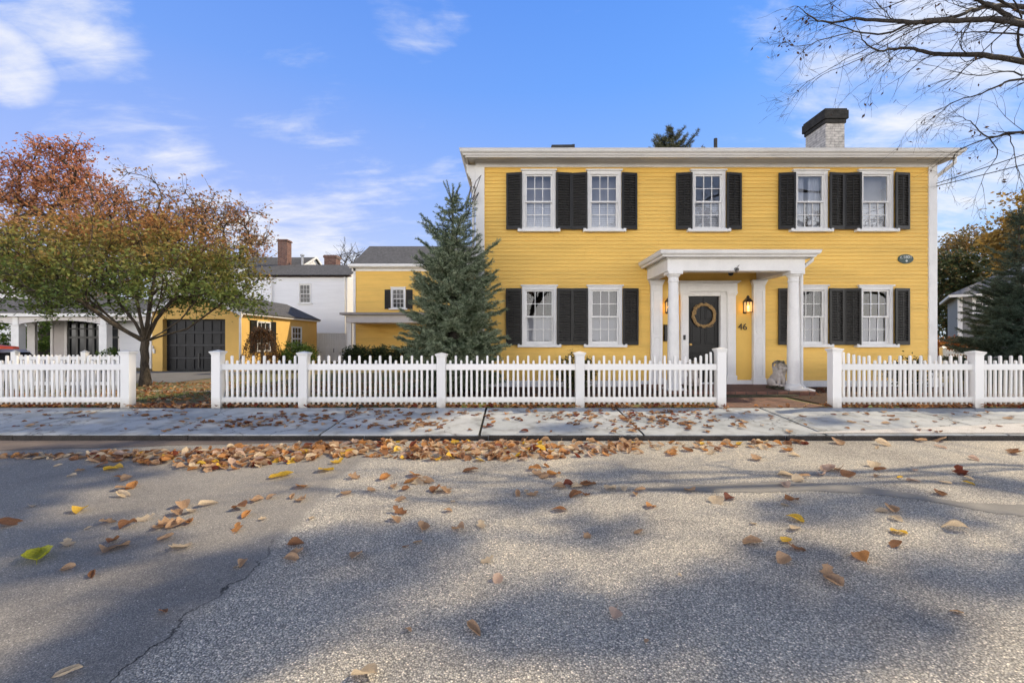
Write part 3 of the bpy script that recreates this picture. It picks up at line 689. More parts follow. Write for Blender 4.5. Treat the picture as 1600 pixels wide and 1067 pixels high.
mb = MB(); a = (EX0 - .04, EY0 - .05, 5.462); b = (EX1 + .04, EY0 - .05, 5.462); c = (EX1 + .04, EY1, 5.462); d = (EX0 - .04, EY1, 5.462)
p = (EX0 + ry, (EY0 + EY1) / 2, rz); q = (EX1 - ry, (EY0 + EY1) / 2, rz)
mb.add([a, b, c, d, p, q], [(0, 1, 5, 4), (1, 2, 5), (2, 3, 4, 5), (3, 0, 4), (3, 2, 1, 0)]); roof = obj('roof', mb, M['shingle'], house)
# chimney, vent box and pipe on the roof
cY = 12.3; cx0, cx1 = xat(1290, cY), xat(1319.5, cY)
mb = MB(); mb.box(cx0, cx1, cY, cY + .84, 5.6, zat(193, cY)); ch = obj('chimney', mb, M['whitebrick'], roof)
mb = MB(); mb.box(cx0 - .03, cx1 + .03, cY - .03, cY + .87, zat(193, cY) + .001, zat(187, cY)); mb.box(cx0 - .07, cx1 + .07, cY - .07, cY + .91, zat(187, cY) + .001, zat(173.5, cY)); mb.box(cx0 - .045, cx1 + .045, cY - .045, cY + .885, zat(173.5, cY) + .001, zat(170.5, cY))
obj('chimney_cap', mb, M['capbrick'], roof, bevel=.012)
vY = 13.0; mb = MB(); mb.prism([(xat(851, vY), 6.1), (xat(862, vY), zat(226.5, vY)), (xat(896, vY), zat(226, vY)), (xat(896, vY), 6.1)], 'y', vY, vY + .7); mb.box(xat(894, vY), xat(898, vY), vY - .02, vY + .02, 6.1, zat(226, vY)); obj('roof_vent', mb, M['roofdark'], roof)
mb = MB(); mb.lathe([(.05, 6.1), (.05, zat(217, vY)), (.04, zat(217, vY))], xat(1118, vY), vY, 14); obj('vent_pipe', mb, M['iron'], roof, smooth='auto')
# downspouts
mb = MB(); x = fx(1466); mb.tube([(EX1 + .02, EY0 + .1, 5.34), (EX1 + .02, EY0 + .1, 5.22), (EX1 - .02, EY0 + .16, 5.16), (HX1 + .06, YW + .05, 5.02), (HX1 + .05, YW + .1, 4.9), (HX1 + .05, YW + .1, .3), (HX1 + .1, YW - .1, .2)], .04, 10); obj('downspout', mb, M['trim'], house, smooth=True)
mb = MB(); mb.tube([(EX0 + .0, EY0 + .5, 5.34), (HX0 - .08, YW + .1, 5.0), (HX0 - .06, YW + .13, 4.85), (HX0 - .06, YW + .13, .2)], .035, 10); obj('downspout', mb, M['white'], house, smooth=True)
mb = MB(); mb.box(HX0 - .13, HX0 + .0, YW + .03, YW + .10, 4.98, 5.03); mb.box(HX0 - .10, HX0, YW + .03, YW + .10, 4.90, 4.979); mb.box(HX0 - .07, HX0, YW + .03, YW + .10, 4.80, 4.899); mb.box(HX0 - .17, HX0, YW + .03, YW + .10, 5.031, 5.09); mb.box(HX0 - .21, HX0, YW + .03, YW + .10, 5.091, 5.30); obj('eave_bracket', mb, M['white'], house)
# shutters
SW, SHH = .365, 1.30
sm = obj('shutter', shutter_mesh(SW, SHH), [M['black'], M['slat']], house, local=True)
first = True
def place_shutter(x, z, side, low):
    global first
    o = sm if first else copy_obj(sm, house)
    first = False
    ang = R(8 + rnd.uniform(-2, 2))
    o.location = Vector((x, YW - .125, z)) - house.location; o.scale = (1, 1, 1)
    if side > 0: o.rotation_euler = (0, R(rnd.uniform(-.3, .3)), ang)
    else: o.rotation_euler = (0, R(rnd.uniform(-.3, .3)), -ang); o.scale = (-1, 1, 1)
for (a, b, c, d, bl, up) in win:
    z = c + .055
    place_shutter(a - .004, z, -1, not up); place_shutter(b + .004, z, 1, not up)
# ---- entrance: surround, door
mb = MB()
for (p0, p1) in ((1062, 1073), (1134, 1147)):
    a, b = fx(p0), fx(p1)
    mb.box(a, b, YW - .09, YW - .012, .22, fz(456)); mb.box(a - .02, b + .02, YW - .11, YW - .012, .22, .42); mb.box(a - .03, b + .03, YW - .12, YW - .012, fz(459.5), fz(456)); mb.box(a - .015, b + .015, YW - .105, YW - .012, fz(462), fz(459.5) - .001)
    mb.box(a + .03, b - .03, YW - .097, YW - .088, .5, fz(466))
mb.box(fx(1060), fx(1149), YW - .10, YW - .012, fz(456) + .001, fz(443)); mb.box(fx(1058), fx(1151), YW - .14, YW - .012, fz(443) + .001, fz(441.5)); mb.box(fx(1057), fx(1152.5), YW - .17, YW - .012, fz(441.5) + .001, fz(440))
obj('door_surround', mb, M['white'], house, bevel=.006)
mb = MB(); mb.box(fx(1073), DX0, YW - .05, YW + .12, .22, fz(456)); mb.box(DX1, fx(1134), YW - .05, YW + .12, .22, fz(456)); mb.box(DX0, DX1, YW - .05, YW + .12, DZ1, fz(456)); obj('door_frame', mb, M['white'], house, bevel=.006)
mb = MB(); mb.box(DX0, DX1, YW - .04, YW + .12, .22, .25); obj('threshold', mb, M['white'], house)
mb = MB(); dy = YW + .05; mb.box(DX0 + .004, DX1 - .004, dy, dy + .045, .252, DZ1 - .004)
wd = DX1 - DX0
for (z0, z1) in ((.34, .95), (1.14, 1.58), (1.70, DZ1 - .13)):
    for k in (0, 1):
        a = DX0 + .08 + k * (wd / 2 - .035); b = a + wd / 2 - .125
        for (u0, u1, w0, w1) in ((a, b, z0, z0 + .016), (a, b, z1 - .016, z1), (a, a + .016, z0 + .016, z1 - .016), (b - .016, b, z0 + .016, z1 - .016)): mb.box(u0, u1, dy - .012, dy, w0, w1)
        mb.box(a + .04, b - .04, dy - .008, dy, z0 + .04, z1 - .04)
door = obj('door', mb, M['door'], house, bevel=.003)
mb = MB(); mb.lathe([(.0, 0), (.03, .0), (.03, .01), (.012, .015), (.012, .04), (.028, .05), (.03, .065), (.02, .075)], 0, 0, 16)
mb.v = [(DX0 + .06 + v[0], dy - v[2], 1.13 + v[1]) for v in mb.v]; obj('handle', mb, mat('aged_brass', (.35, .22, .08), .35, .2, 20, metal=.9), door, smooth='auto')
mb = MB(); mb.box(fx(1065), fx(1068.5), YW - .115, YW - .0885, fz(531), fz(523.5)); mb.box(fx(1065.6), fx(1067.9), YW - .122, YW - .116, fz(530), fz(528)); obj('doorbell', mb, M['iron'], house, bevel=.004)
for (p0, p1) in ((1015.5, 1033), (1174, 1192)):   # wall pilasters with sunk arched panels
    a, b = fx(p0), fx(p1); mb = MB()
    mb.box(a, b, YW - .10, YW - .01, .2, fz(446)); mb.box(a - .015, b + .015, YW - .12, YW - .01, .2, .36)
    for k, (z0, z1, e) in enumerate(((fz(446), fz(443.5), .012), (fz(443.5), fz(441), .025), (fz(441), fz(438.5), .04))): mb.box(a - e, b + e, YW - .10 - e, YW - .01, z0 + .001, z1)
    pw = .075; cx = (a + b) / 2
    def rim(z0, z1, top):       # moulding outline of a panel, arched at one end
        pts = [(cx - pw, z0), (cx - pw, z1)] + [(cx - pw * math.cos(t), z1 + top * pw * math.sin(t)) for t in np.linspace(0, math.pi, 9)[1:-1]] + [(cx + pw, z1), (cx + pw, z0)]
        P3 = [(u, YW - .10, z) for u, z in pts]; P3.append(P3[0]); mb.tube(P3, .009, 6)
    rim(fz(455), fz(517), -1); rim(.42, fz(532), 1)
    obj('pilaster', mb, M['white'], house, bevel=.005)
mb = MB(); mb.box(fx(1147) + .0, fx(1174), YW - .05, YW - .012, .2, .31); mb.box(fx(1033), fx(1062), YW - .05, YW - .012, .2, .31); obj('baseboard', mb, M['white'], house)

# ---- porch
PY = 9.25
AX0, AX1 = 3.12, 5.88
mb = MB()
zt0, zt1 = 2.615, 2.85
mb.box(AX0, AX1, PY - .12, PY + .12, zt0, zt1)
mb.box(AX0, AX0 + .24, PY + .121, YW - .02, zt0, zt1); mb.box(AX1 - .24, AX1, PY + .121, YW - .02, zt0, zt1)
mb.box(AX0 - .02, AX1 + .02, PY - .14, YW - .03, zt1 + .001, zt1 + .04)
mb.box(AX0 + .241, AX1 - .241, PY + .121, YW - .03, zt1 - .04, zt1)
porch = obj('porch', mb, M['white'], house, bevel=.005)
mb = MB()
for e, z0, z1 in ((.07, zt1 + .041, zt1 + .058), (.12, zt1 + .059, zt1 + .075)): mb.box(AX0 - e, AX1 + e, PY - .12 - e, YW - .035, z0, z1)
obj('cornice', mb, M['white'], porch, bevel=.008)
mb = MB(); gutter(mb, [(AX0 - .10, YW - .04, -1, 0), (AX0 - .10, PY - .22, -1, -1), (AX1 + .10, PY - .22, 1, -1), (AX1 + .10, YW - .04, 1, 0)], zt1 + .025); obj('gutter', mb, M['white'], porch)
mb = MB(); mb.box(AX0 - .10, AX1 + .10, PY - .22, YW - .036, zt1 + .076, zt1 + .11)
a, b = AX0 - .1, AX1 + .1
mb.add([(a, PY - .22, zt1 + .111), (b, PY - .22, zt1 + .111), (b, YW - .036, zt1 + .20), (a, YW - .036, zt1 + .20)], [(0, 1, 2, 3)]); obj('porch_roof', mb, mat('dirty_white_roof', (.66, .65, .62), .7, .3, 5, .3, 40, fine=.3), porch)
for x in (3.28, 5.72):
    mb = MB(); r = .118
    prof = [(.165, .262), (.168, .285), (.165, .305), (.14, .312), (.132, .33), (r + .008, .34)]
    for t in np.linspace(0, 1, 12): prof.append((r * (1 - .17 * t ** 1.8), .345 + t * (2.40 - .345)))
    prof += [(.107, 2.405), (.112, 2.42), (.107, 2.435), (.099, 2.44), (.099, 2.50), (.108, 2.505), (.125, 2.53), (.13, 2.55)]
    mb.lathe(prof, x, PY, 32); col_ = obj('column', mb, M['white'], porch, smooth='auto')
    mb = MB(); mb.box(x - .175, x + .175, PY - .175, PY + .175, .219, .262); mb.box(x - .145, x + .145, PY - .145, PY + .145, 2.551, 2.614); obj('column_block', mb, M['white'], porch, bevel=.004)
mb = MB(); xx = AX1 + .03; mb.tube([(xx + .12, PY - .12, zt1 + .08), (xx + .12, PY - .1, zt1 - .02), (xx + .0, PY + .02, zt1 - .16), (xx - .0, PY + .05, zt1 - .28), (xx, PY + .05, .32), (xx + .04, PY - .02, .24), (xx + .18, PY - .1, .19)], .036, 10); obj('downspout', mb, M['white'], porch, smooth=True)
mb = MB(); mb.box(2.92, 5.95, 8.92, YW - .06, .11, .2185); obj('porch_floor', mb, M['paver'], porch, bevel=.012)
mb = MB(); mb.box(2.9, 5.55, 8.80, 8.915, .08, .165); obj('step', mb, M['moss'], porch, bevel=.02)
mb = MB(); cx, cz = xat(1151, PY - .13), zat(420, PY - .13); yy = PY - .128      # little wrought ornament
for k in range(3):
    pts = [(cx + .05 * t * math.cos(k * 2.1 + 5 * t), yy, cz - .02 + .05 * t * math.sin(k * 2.1 + 5 * t)) for t in np.linspace(.05, 1, 12)]; mb.tube(pts, .006, 5)
mb.tube([(cx, yy, cz), (cx + .03, yy, cz + .05), (cx + .055, yy, cz + .075)], .005, 5); obj('ornament', mb, M['iron'], porch)
mb = MB(); mb.lathe([(.05, 2.79), (.06, 2.74), (.05, 2.69), (.02, 2.67)], xat(1142, 10.2), 10.2, 14); obj('ceiling_fixture', mb, M['iron'], porch, smooth='auto')

# ---- things on the house
def text_mb(s, size, ext):
    cu = bpy.data.curves.new('txt', 'FONT'); cu.body = s; cu.size = size; cu.extrude = ext; cu.align_x = 'CENTER'; cu.resolution_u = 4
    o = bpy.data.objects.new('txt', cu); col.objects.link(o)
    me = bpy.data.meshes.new_from_object(o.evaluated_get(bpy.context.evaluated_depsgraph_get()))
    mb = MB(); mb.v = [tuple(v.co) for v in me.vertices]; mb.f = [tuple(p.vertices) for p in me.polygons]; mb.m = [0] * len(mb.f)
    bpy.data.objects.remove(o); bpy.data.curves.remove(cu); bpy.data.meshes.remove(me); return mb
bpy.context.view_layer.update()
hn = text_mb('46', .215, .006); hx = fx(1159.5)
hn.v = [(hx + v[0], YW - .022 - v[2], fz(515.5) + v[1]) for v in hn.v]
tag(obj('house_number', hn, M['metal']), 'dark metal numerals 46 on the yellow wall under the lantern', 'house number')
pl = thing('house_plaque', 'oval dark green date plaque near the right corner of the yellow house', 'plaque', (fx(1413.5), YW - .03, fz(405)))
mb = MB(); n = 40; a_, b_ = .178, .108
mb.prism([(fx(1413.5) + a_ * math.cos(t), fz(405) + b_ * math.sin(t)) for t in [2 * math.pi * i / n for i in range(n)]], 'y', YW - .034, YW - .012); obj('plate', mb, M['plaque'], pl, bevel=.004)
mb = text_mb('c.1801', .105, .002); mb.v = [(fx(1413.5) + v[0], YW - .037 - v[2], fz(405) + .005 + v[1]) for v in mb.v]; obj('lettering', mb, M['lettering'], pl)
mb = MB(); mb.prism([(fx(1414.5) + .024 * math.cos(t), fz(408.2) + .024 * math.sin(t)) for t in [2 * math.pi * i / 18 for i in range(18)]], 'y', YW - .037, YW - .0345); obj('seal', mb, M['lettering'], pl)

def lantern(px, label):
    x, y = fx(px), YW - .16; z0, z1 = fz(488), fz(473)
    t = thing('wall_lantern', label, 'lantern', (x, YW - .02, z0), 'wall lanterns beside the front door')
    w_ = .068
    mb = MB(); mb.box(x - w_ - .008, x + w_ + .008, y - w_ - .008, y + w_ + .008, z0 - .015, z0)
    for sx in (-1, 1):
        for sy in (-1, 1): mb.box(x + sx * w_ - .007, x + sx * w_ + .007, y + sy * w_ - .007, y + sy * w_ + .007, z0 + .0005, z1)
    mb.box(x - .004, x + .004, y - w_ - .004, y - w_ + .004, z0, z1)
    mb.box(x - .035, x + .035, YW - .025, YW - .008, z0 - .03, z1 + .02); mb.box(x - .01, x + .01, y + w_, YW - .0255, z0 + .02, z0 + .04); mb.box(x - .01, x + .01, y + w_, YW - .0255, z1 - .04, z1 - .02)
    obj('frame', mb, M['metal'], t)
    mb = MB(); mb.add([(x - .085, y - .085, z1), (x + .085, y - .085, z1), (x + .085, y + .085, z1), (x - .085, y + .085, z1), (x - .035, y - .035, z1 + .09), (x + .035, y - .035, z1 + .09), (x + .035, y + .035, z1 + .09), (x - .035, y + .035, z1 + .09)], [(0, 1, 5, 4), (1, 2, 6, 5), (2, 3, 7, 6), (3, 0, 4, 7), (4, 5, 6, 7), (3, 2, 1, 0)])
    mb.lathe([(.03, z1 + .09), (.034, z1 + .12), (.02, z1 + .145), (.006, z1 + .155)], x, y, 12); obj('cap', mb, M['metal'], t)
    mb = MB(); g_ = w_ - .009
    for (p0, p1) in (((-1, -1), (1, -1)), ((1, -1), (1, 1)), ((1, 1), (-1, 1)), ((-1, 1), (-1, -1))): mb.quad((x + p0[0] * g_, y + p0[1] * g_, z0), (x + p1[0] * g_, y + p1[1] * g_, z0), (x + p1[0] * g_, y + p1[1] * g_, z1), (x + p0[0] * g_, y + p0[1] * g_, z1))
    obj('glass', mb, M['lampglass'], t)
    mb = MB()
    for dx in (-.022, .022): mb.lathe([(.006, z0), (.008, z0 + .07), (.016, z0 + .10), (.012, z0 + .13), (.003, z0 + .155)], x + dx, y, 10)
    obj('bulb', mb, M['clear'], t, smooth=True)
    l = bpy.data.lights.new('lantern_light', 'POINT'); l.energy = 1.8; l.color = (1, .58, .22); l.shadow_soft_size = .03
    lo = bpy.data.objects.new('lantern_light', l); col.objects.link(lo); lo.location = Vector((x, y - .0, z0 + .11)) - t.location; lo.parent = t
lantern(1163, 'lit bronze lantern on the yellow wall right of the front door')
lantern(1042, 'lit bronze lantern half hidden behind the left porch column')
mb = MB(); x = fx(1042.5); mb.box(x - .09, x + .09, YW - .12, YW - .012, fz(533), fz(509)); mb.prism([(YW - .13, fz(509) + .001), (YW - .012, fz(509) + .001), (YW - .012, fz(507))], 'x', x - .095, x + .095)
tag(obj('mailbox', mb, M['iron'], bevel=.006), 'dark wall mailbox partly hidden behind the left porch column', 'mailbox')
# wreath of wheat: many straws laid round a ring
mb = MB(); wx, wz, wr, wy = fx(1100), fz(493), .247, YW + .02
mb.tube([(wx + wr * math.cos(t), wy, wz + wr * math.sin(t)) for t in np.linspace(0, 2 * math.pi, 41)], .022, 8)
for k in range(420):
    t = rnd.uniform(0, 2 * math.pi); r0 = wr + rnd.gauss(0, .016); dr = rnd.uniform(-.02, .03); da = rnd.uniform(.22, .4); yy = wy - .018 + rnd.uniform(-.014, .012)
    mb.tube([(wx + (r0 + dr * s) * math.cos(t + da * s), yy - .006 * math.sin(math.pi * s), wz + (r0 + dr * s) * math.sin(t + da * s)) for s in (0, .5, 1)], [.003, .006, .0025], 4)
wre = tag(obj('wreath', mb, M['straw']), 'round wheat straw wreath hanging on the black front door', 'wreath')
mb = MB(); mb.tube([(wx, wy, wz + wr), (wx, YW + .03, DZ1 - .02)], .004, 5); obj('hanger', mb, M['wire'], wre)

# lions
def lion(px, Y, label, flip):
    x = xat(px, Y); z = .219
    t = thing('lion_statue', label, 'statue', (x, Y, z), 'stone lions on the porch')
    bm = bmesh.new()
    def ell(c, r, rot=(0, 0, 0), sub=2):
        from mathutils import Euler
        m_ = Matrix.Translation(c) @ Euler([R(a) for a in rot]).to_matrix().to_4x4() @ Matrix.Diagonal((*r, 1)); bmesh.ops.create_icosphere(bm, subdivisions=sub, radius=1, matrix=m_)
    # sitting lion facing -y, local metres
    ell((0, .06, .13), (.085, .12, .115)); ell((0, .0, .21), (.085, .085, .13), (-18, 0, 0)); ell((0, -.035, .26), (.095, .075, .10))
    for s in (-1, 1):
        ell((s * .085, .06, .085), (.055, .10, .085)); ell((s * .105, -.04, .045), (.035, .075, .03))
        ell((s * .05, -.075, .13), (.033, .035, .125)); ell((s * .052, -.11, .035), (.036, .055, .03))
        for k in range(3): ell((s * .052 + (k - 1) * .022, -.155, .03), (.012, .016, .016), sub=1)
        ell((s * .075, -.06, .425), (.025, .015, .028))
    ell((0, -.075, .375), (.072, .075, .075)); ell((0, -.145, .35), (.042, .045, .036)); ell((0, -.175, .365), (.02, .014, .013)); ell((0, -.135, .315), (.032, .035, .022))
    for s in (-1, 1): ell((s * .034, -.138, .395), (.018, .014, .012)); ell((s * .02, -.178, .342), (.02, .016, .016))
    rr = random.Random(4)
    for k in range(70):          # locks of the mane round the face and down the chest
        a = rr.uniform(0, 2 * math.pi); q = rr.uniform(.085, .118); yy = rr.uniform(-.09, .03)
        ell((q * math.cos(a), yy, .36 + q * math.sin(a)), (.018, .02, .034), (rr.uniform(-30, 30), math.degrees(a) * 0 + rr.uniform(-30, 30), 0), 1)
    for k in range(24): ell((rr.uniform(-.07, .07), -.085 + rr.uniform(-.02, .02), rr.uniform(.2, .3)), (.016, .018, .034), (rr.uniform(-15, 15), rr.uniform(-20, 20), 0), 1)
    for k in range(9): ell((.1 + .035 * math.sin(k * .35), .13 - k * .018, .03 + .004 * k), (.016, .018, .016), sub=1)
    mb = MB(); bm.verts.ensure_lookup_table(); mb.v = [tuple(v.co) for v in bm.verts]; mb.f = [tuple(v.index for v in f.verts) for f in bm.faces]; mb.m = [0] * len(mb.f); bm.free()
    m, nt, ns, L = nt_new('lion_stone')
    out = N(nt, 'ShaderNodeOutputMaterial'); b = N(nt, 'ShaderNodeBsdfPrincipled'); b.inputs['Roughness'].default_value = .95
    tc = N(nt, 'ShaderNodeTexCoord'); sp = N(nt, 'ShaderNodeSeparateXYZ'); L.new(tc.outputs['Object'], sp.inputs[0])
    nz = N(nt, 'ShaderNodeTexNoise'); nz.inputs['Scale'].default_value = 22; nz.inputs['Detail'].default_value = 5; L.new(tc.outputs['Object'], nz.inputs['Vector'])
    a = N(nt, 'ShaderNodeMath', operation='MULTIPLY_ADD'); L.new(nz.outputs['Fac'], a.inputs[0]); a.inputs[1].default_value = .30; L.new(sp.outputs[2], a.inputs[2])
    r = ramp(nt, [(.2, (.46, .41, .37)), (.46, (.50, .46, .42)), (.56, (.30, .26, .21)), (.62, (.09, .08, .055)), (.75, (.05, .045, .03))]); L.new(a.outputs[0], r.inputs[0]); L.new(r.outputs[0], b.inputs['Base Color']); L.new(b.outputs[0], out.inputs[0])
    o = obj('lion_body', mb, m, t, local=True); o.location = (0, 0, .045); o.scale = (-1.16 if flip else 1.16, 1.16, 1.12)
    md = o.modifiers.new('rm', 'REMESH'); md.mode = 'VOXEL'; md.voxel_size = .006
    md = o.modifiers.new('sm', 'SMOOTH'); md.iterations = 1; md.factor = .3
    o.rotation_euler = (0, 0, R(12 if not flip else -12))
    mb = MB(); mb.box(x - .15, x + .15, Y - .19, Y + .19, z + .0005, z + .046); obj('plinth', mb, M['moss'], t, bevel=.012)
lion(1215.5, 9.45, 'weathered stone lion seated at the foot of the right porch column', False)
lion(1082, 9.52, 'pale stone lion behind the pickets beside the left porch column', True)

# service cables
def cable(p0, p1, sag, r, name, label, cat, group=None, n=24):
    mb = MB(); p0, p1 = Vector(p0), Vector(p1)
    mb.tube([p0.lerp(p1, t) - Vector((0, 0, sag * 4 * t * (1 - t))) for t in np.linspace(0, 1, n)], r, 6)
    return tag(obj(name, mb, M['wire']), label, cat, group)
for k, (pa, pb, lab) in enumerate((((1463, 287), (1605, 237), 'upper of two overhead cables running from the right house corner'), ((1463, 291), (1605, 253), 'lower of two overhead cables running from the right house corner'))):
    a = at(*pa, YW - .05); b = at(*pb, 9.0); d = b - a; cable(a, a + d * 4.5, .06, .009, 'overhead_cable', lab, 'cable', 'overhead cables at the right house corner')
sd = thing('service_drop', 'looped black service cables and clamps at the left house corner', 'cable', (HX0, YW - .06, 4.6))
mb = MB(); q = lambda px, py, Y=10.35: at(px, py, Y)
for pts in ([(752, 274), (744, 283), (738, 300), (735, 318), (729, 326)], [(751, 275), (746, 290), (741, 303)], [(748, 301), (743, 308), (737, 317), (731, 322), (728, 324)], [(748, 302), (742, 314), (734, 322), (728, 326)]):
    mb.tube([q(*p_) for p_ in pts], .008, 6)
obj('cable', mb, M['wire'], sd)
mb = MB()
for a, b in (((736, 292), (731, 316)), ((734, 300), (728, 326)), ((741, 305), (738, 312))): mb.tube([q(*a), q(*b)], .018, 8)
obj('clamp', mb, mat('grey_metal', (.12, .12, .13), .5, .2, 20, metal=.5), sd)

# ------------------------------------------------------------------ picket fences
def picket_mb(h, w_=.034, d=.03):
    mb = MB(); mb.box(-w_ / 2, w_ / 2, -d / 2, d / 2, 0, h - .02)
    a = [(-w_ / 2, -d / 2), (w_ / 2, -d / 2), (w_ / 2, d / 2), (-w_ / 2, d / 2)]
    rings = [(1, h - .02), (.92, h - .010), (.7, h - .003), (.35, h)]
    vs = [(x * s, y * s, z) for s, z in rings for x, y in a]
    mb.add(vs, [(i * 4 + k, i * 4 + (k + 1) % 4, i * 4 + 4 + (k + 1) % 4, i * 4 + 4 + k) for i in range(3) for k in range(4)] + [(12, 13, 14, 15)])
    return mb
PM = {}
def add_picket(root, x, Y, z0, z1):
    h = round(z1 - z0, 3)
    if h not in PM:
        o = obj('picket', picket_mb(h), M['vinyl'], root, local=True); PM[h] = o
    else: o = copy_obj(PM[h], root)
    o.location = Vector((x, Y, z0)) - root.location
    o.rotation_euler = (R(rnd.uniform(-.7, .7)), R(rnd.uniform(-.8, .8)), R(rnd.uniform(-3, 3)))
def fence_post(root, px, wpx, Y, top, zb):
    x = xat(px, Y); h = wpx * Y / F / 2; zt = zat(top, Y)
    mb = MB(); mb.box(x - h, x + h, Y - h, Y + h, zb, zt - .055); mb.box(x - h - .008, x + h + .008, Y - h - .008, Y + h + .008, zt - .075, zt - .0551)
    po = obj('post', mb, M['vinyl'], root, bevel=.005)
    e = h + .024
    mb = MB(); mb.box(x - e + .008, x + e - .008, Y - e + .008, Y + e - .008, zt - .0545, zt - .04); mb.box(x - e, x + e, Y - e, Y + e, zt - .0395, zt - .022)
    mb.add([(x - e, Y - e, zt - .0215), (x + e, Y - e, zt - .0215), (x + e, Y + e, zt - .0215), (x - e, Y + e, zt - .0215), (x, Y, zt + .005)], [(0, 1, 4), (1, 2, 4), (2, 3, 4), (3, 0, 4), (3, 2, 1, 0)])
    obj('post_cap', mb, M['vinyl'], po, bevel=.003)
def fence(label, posts, Y, zb, swoop_l=False, swoop_r=False, pitch=8.05, group='white picket fences', zoff=0.0):
    root = thing('picket_fence', label, 'fence', (xat(posts[0][0], Y), Y, zb), group)
    for px, w_, top in posts: fence_post(root, px, 13.6, Y, top, zb)
    tall, short = zat(555.5, Y), zat(563, Y); zp = zat(631.5, Y)
    for i in range(len(posts) - 1):
        a, b = posts[i], posts[i + 1]; pa, pb = a[0] + 6.5, b[0] - 6.5
        xa, xb = xat(pa, Y), xat(pb, Y)
        mb = MB(); mb.box(xa - .002, xb + .002, Y - .026, Y + .026, zat(578, Y), zat(568.5, Y)); obj('rail', mb, M['vinyl'], root, bevel=.004)
        mb = MB(); mb.box(xa - .002, xb + .002, Y - .026, Y + .026, zat(628, Y), zat(620, Y)); obj('rail', mb, M['vinyl'], root, bevel=.004)
        n = max(2, round((pb - pa) / pitch) - 1); k0 = i == 0 and swoop_l; k1 = i == len(posts) - 2 and swoop_r
        for j in range(n):
            p_ = pa + (pb - pa) * (j + 1) / (n + 1); zt = tall if j % 2 else short
            if k0 and j < 5: zt = zat(550 + j * 1.8, Y)
            if k1 and n - 1 - j < 5: zt = zat(550 + (n - 1 - j) * 2.8, Y)
            add_picket(root, xat(p_, Y), Y, zp + rnd.uniform(-.006, .006) * 0, zt)
    return root
fence('white picket fence left of the lawn gap, ending at a square post', [(-75, 20, 548), (200.5, 25, 547)], YF, ZS - .002)
fence('long white picket fence between the lawn gap and the brick walk', [(341, 22, 547), (475.5, 20, 549), (690, 15.5, 551), (905.5, 15.5, 549), (1125, 20, 543)], YF, ZS - .002, swoop_r=True)
fence('white picket fence right of the brick walk in front of the house', [(1303.5, 23, 543), (1524, 22, 548), (1745, 20, 548)], YF, ZS - .002, swoop_l=True)
# fence behind the left run, and a small railing by the grey house
def simple_fence(name, label, x0, x1, Y, zb, h, posts, pitch, cat='fence', group=None):
    root = thing(name, label, cat, (x0, Y, zb), group)
    for x in posts:
        mb = MB(); mb.box(x - .055, x + .055, Y - .055, Y + .055, zb - .05, zb + h + .06); mb.add([(x - .07, Y - .07, zb + h + .0605), (x + .07, Y - .07, zb + h + .0605), (x + .07, Y + .07, zb + h + .0605), (x - .07, Y + .07, zb + h + .0605), (x, Y, zb + h + .11)], [(0, 1, 4), (1, 2, 4), (2, 3, 4), (3, 0, 4), (3, 2, 1, 0)]); obj('post', mb, M['vinyl'], root, bevel=.004)
    for z in (.14, h - .12):
        mb = MB(); mb.box(x0, x1, Y - .02, Y + .02, zb + z, zb + z + .08); obj('rail', mb, M['vinyl'], root)
    n = int((x1 - x0) / pitch); pm = None
    for i in range(1, n):
        if pm is None: pm = obj('picket', picket_mb(h - .03, .032, .028), M['vinyl'], root, local=True); o = pm
        else: o = copy_obj(pm, root)
        o.location = (i * (x1 - x0) / n, 0, .03)
    return root
simple_fence('picket_fence', 'second white picket fence standing behind the left front fence', xat(20, 10.8), xat(196, 10.8), 10.8, gz(-11, 10.8), .86, [xat(24, 10.8), xat(133, 10.8), xat(192, 10.8)], .10, group='white picket fences')
simple_fence('railing', 'small white baluster railing beside the grey house', xat(1472, 13), xat(1512, 13), 13, .1, .86, [xat(1473, 13)], .075)

# ------------------------------------------------------------------ neighbouring buildings
def gable_roof(mb, x0, x1, y0, y1, ze, zr, axis, th=.06, ov=.2):
    """two pitched slabs; axis is the direction of the ridge"""
    if axis == 'x':
        ym = (y0 + y1) / 2; s = (zr - ze) / (ym - y0); a = ov * s
        for sg, ye in ((-1, y0 - ov), (1, y1 + ov)):
            mb.add([(x0 - ov, ye, ze - a), (x1 + ov, ye, ze - a), (x1 + ov, ym, zr), (x0 - ov, ym, zr), (x0 - ov, ye, ze - a + th), (x1 + ov, ye, ze - a + th), (x1 + ov, ym, zr + th), (x0 - ov, ym, zr + th)], [(0, 1, 2, 3), (4, 5, 6, 7), (0, 1, 5, 4), (1, 2, 6, 5), (2, 3, 7, 6), (3, 0, 4, 7)])
    else:
        xm = (x0 + x1) / 2; s = (zr - ze) / (xm - x0); a = ov * s
        for xe in (x0 - ov, x1 + ov):
            mb.add([(xe, y0 - ov, ze - a), (xe, y1 + ov, ze - a), (xm, y1 + ov, zr), (xm, y0 - ov, zr), (xe, y0 - ov, ze - a + th), (xe, y1 + ov, ze - a + th), (xm, y1 + ov, zr + th), (xm, y0 - ov, zr + th)], [(0, 1, 2, 3), (4, 5, 6, 7), (0, 1, 5, 4), (1, 2, 6, 5), (2, 3, 7, 6), (3, 0, 4, 7)])
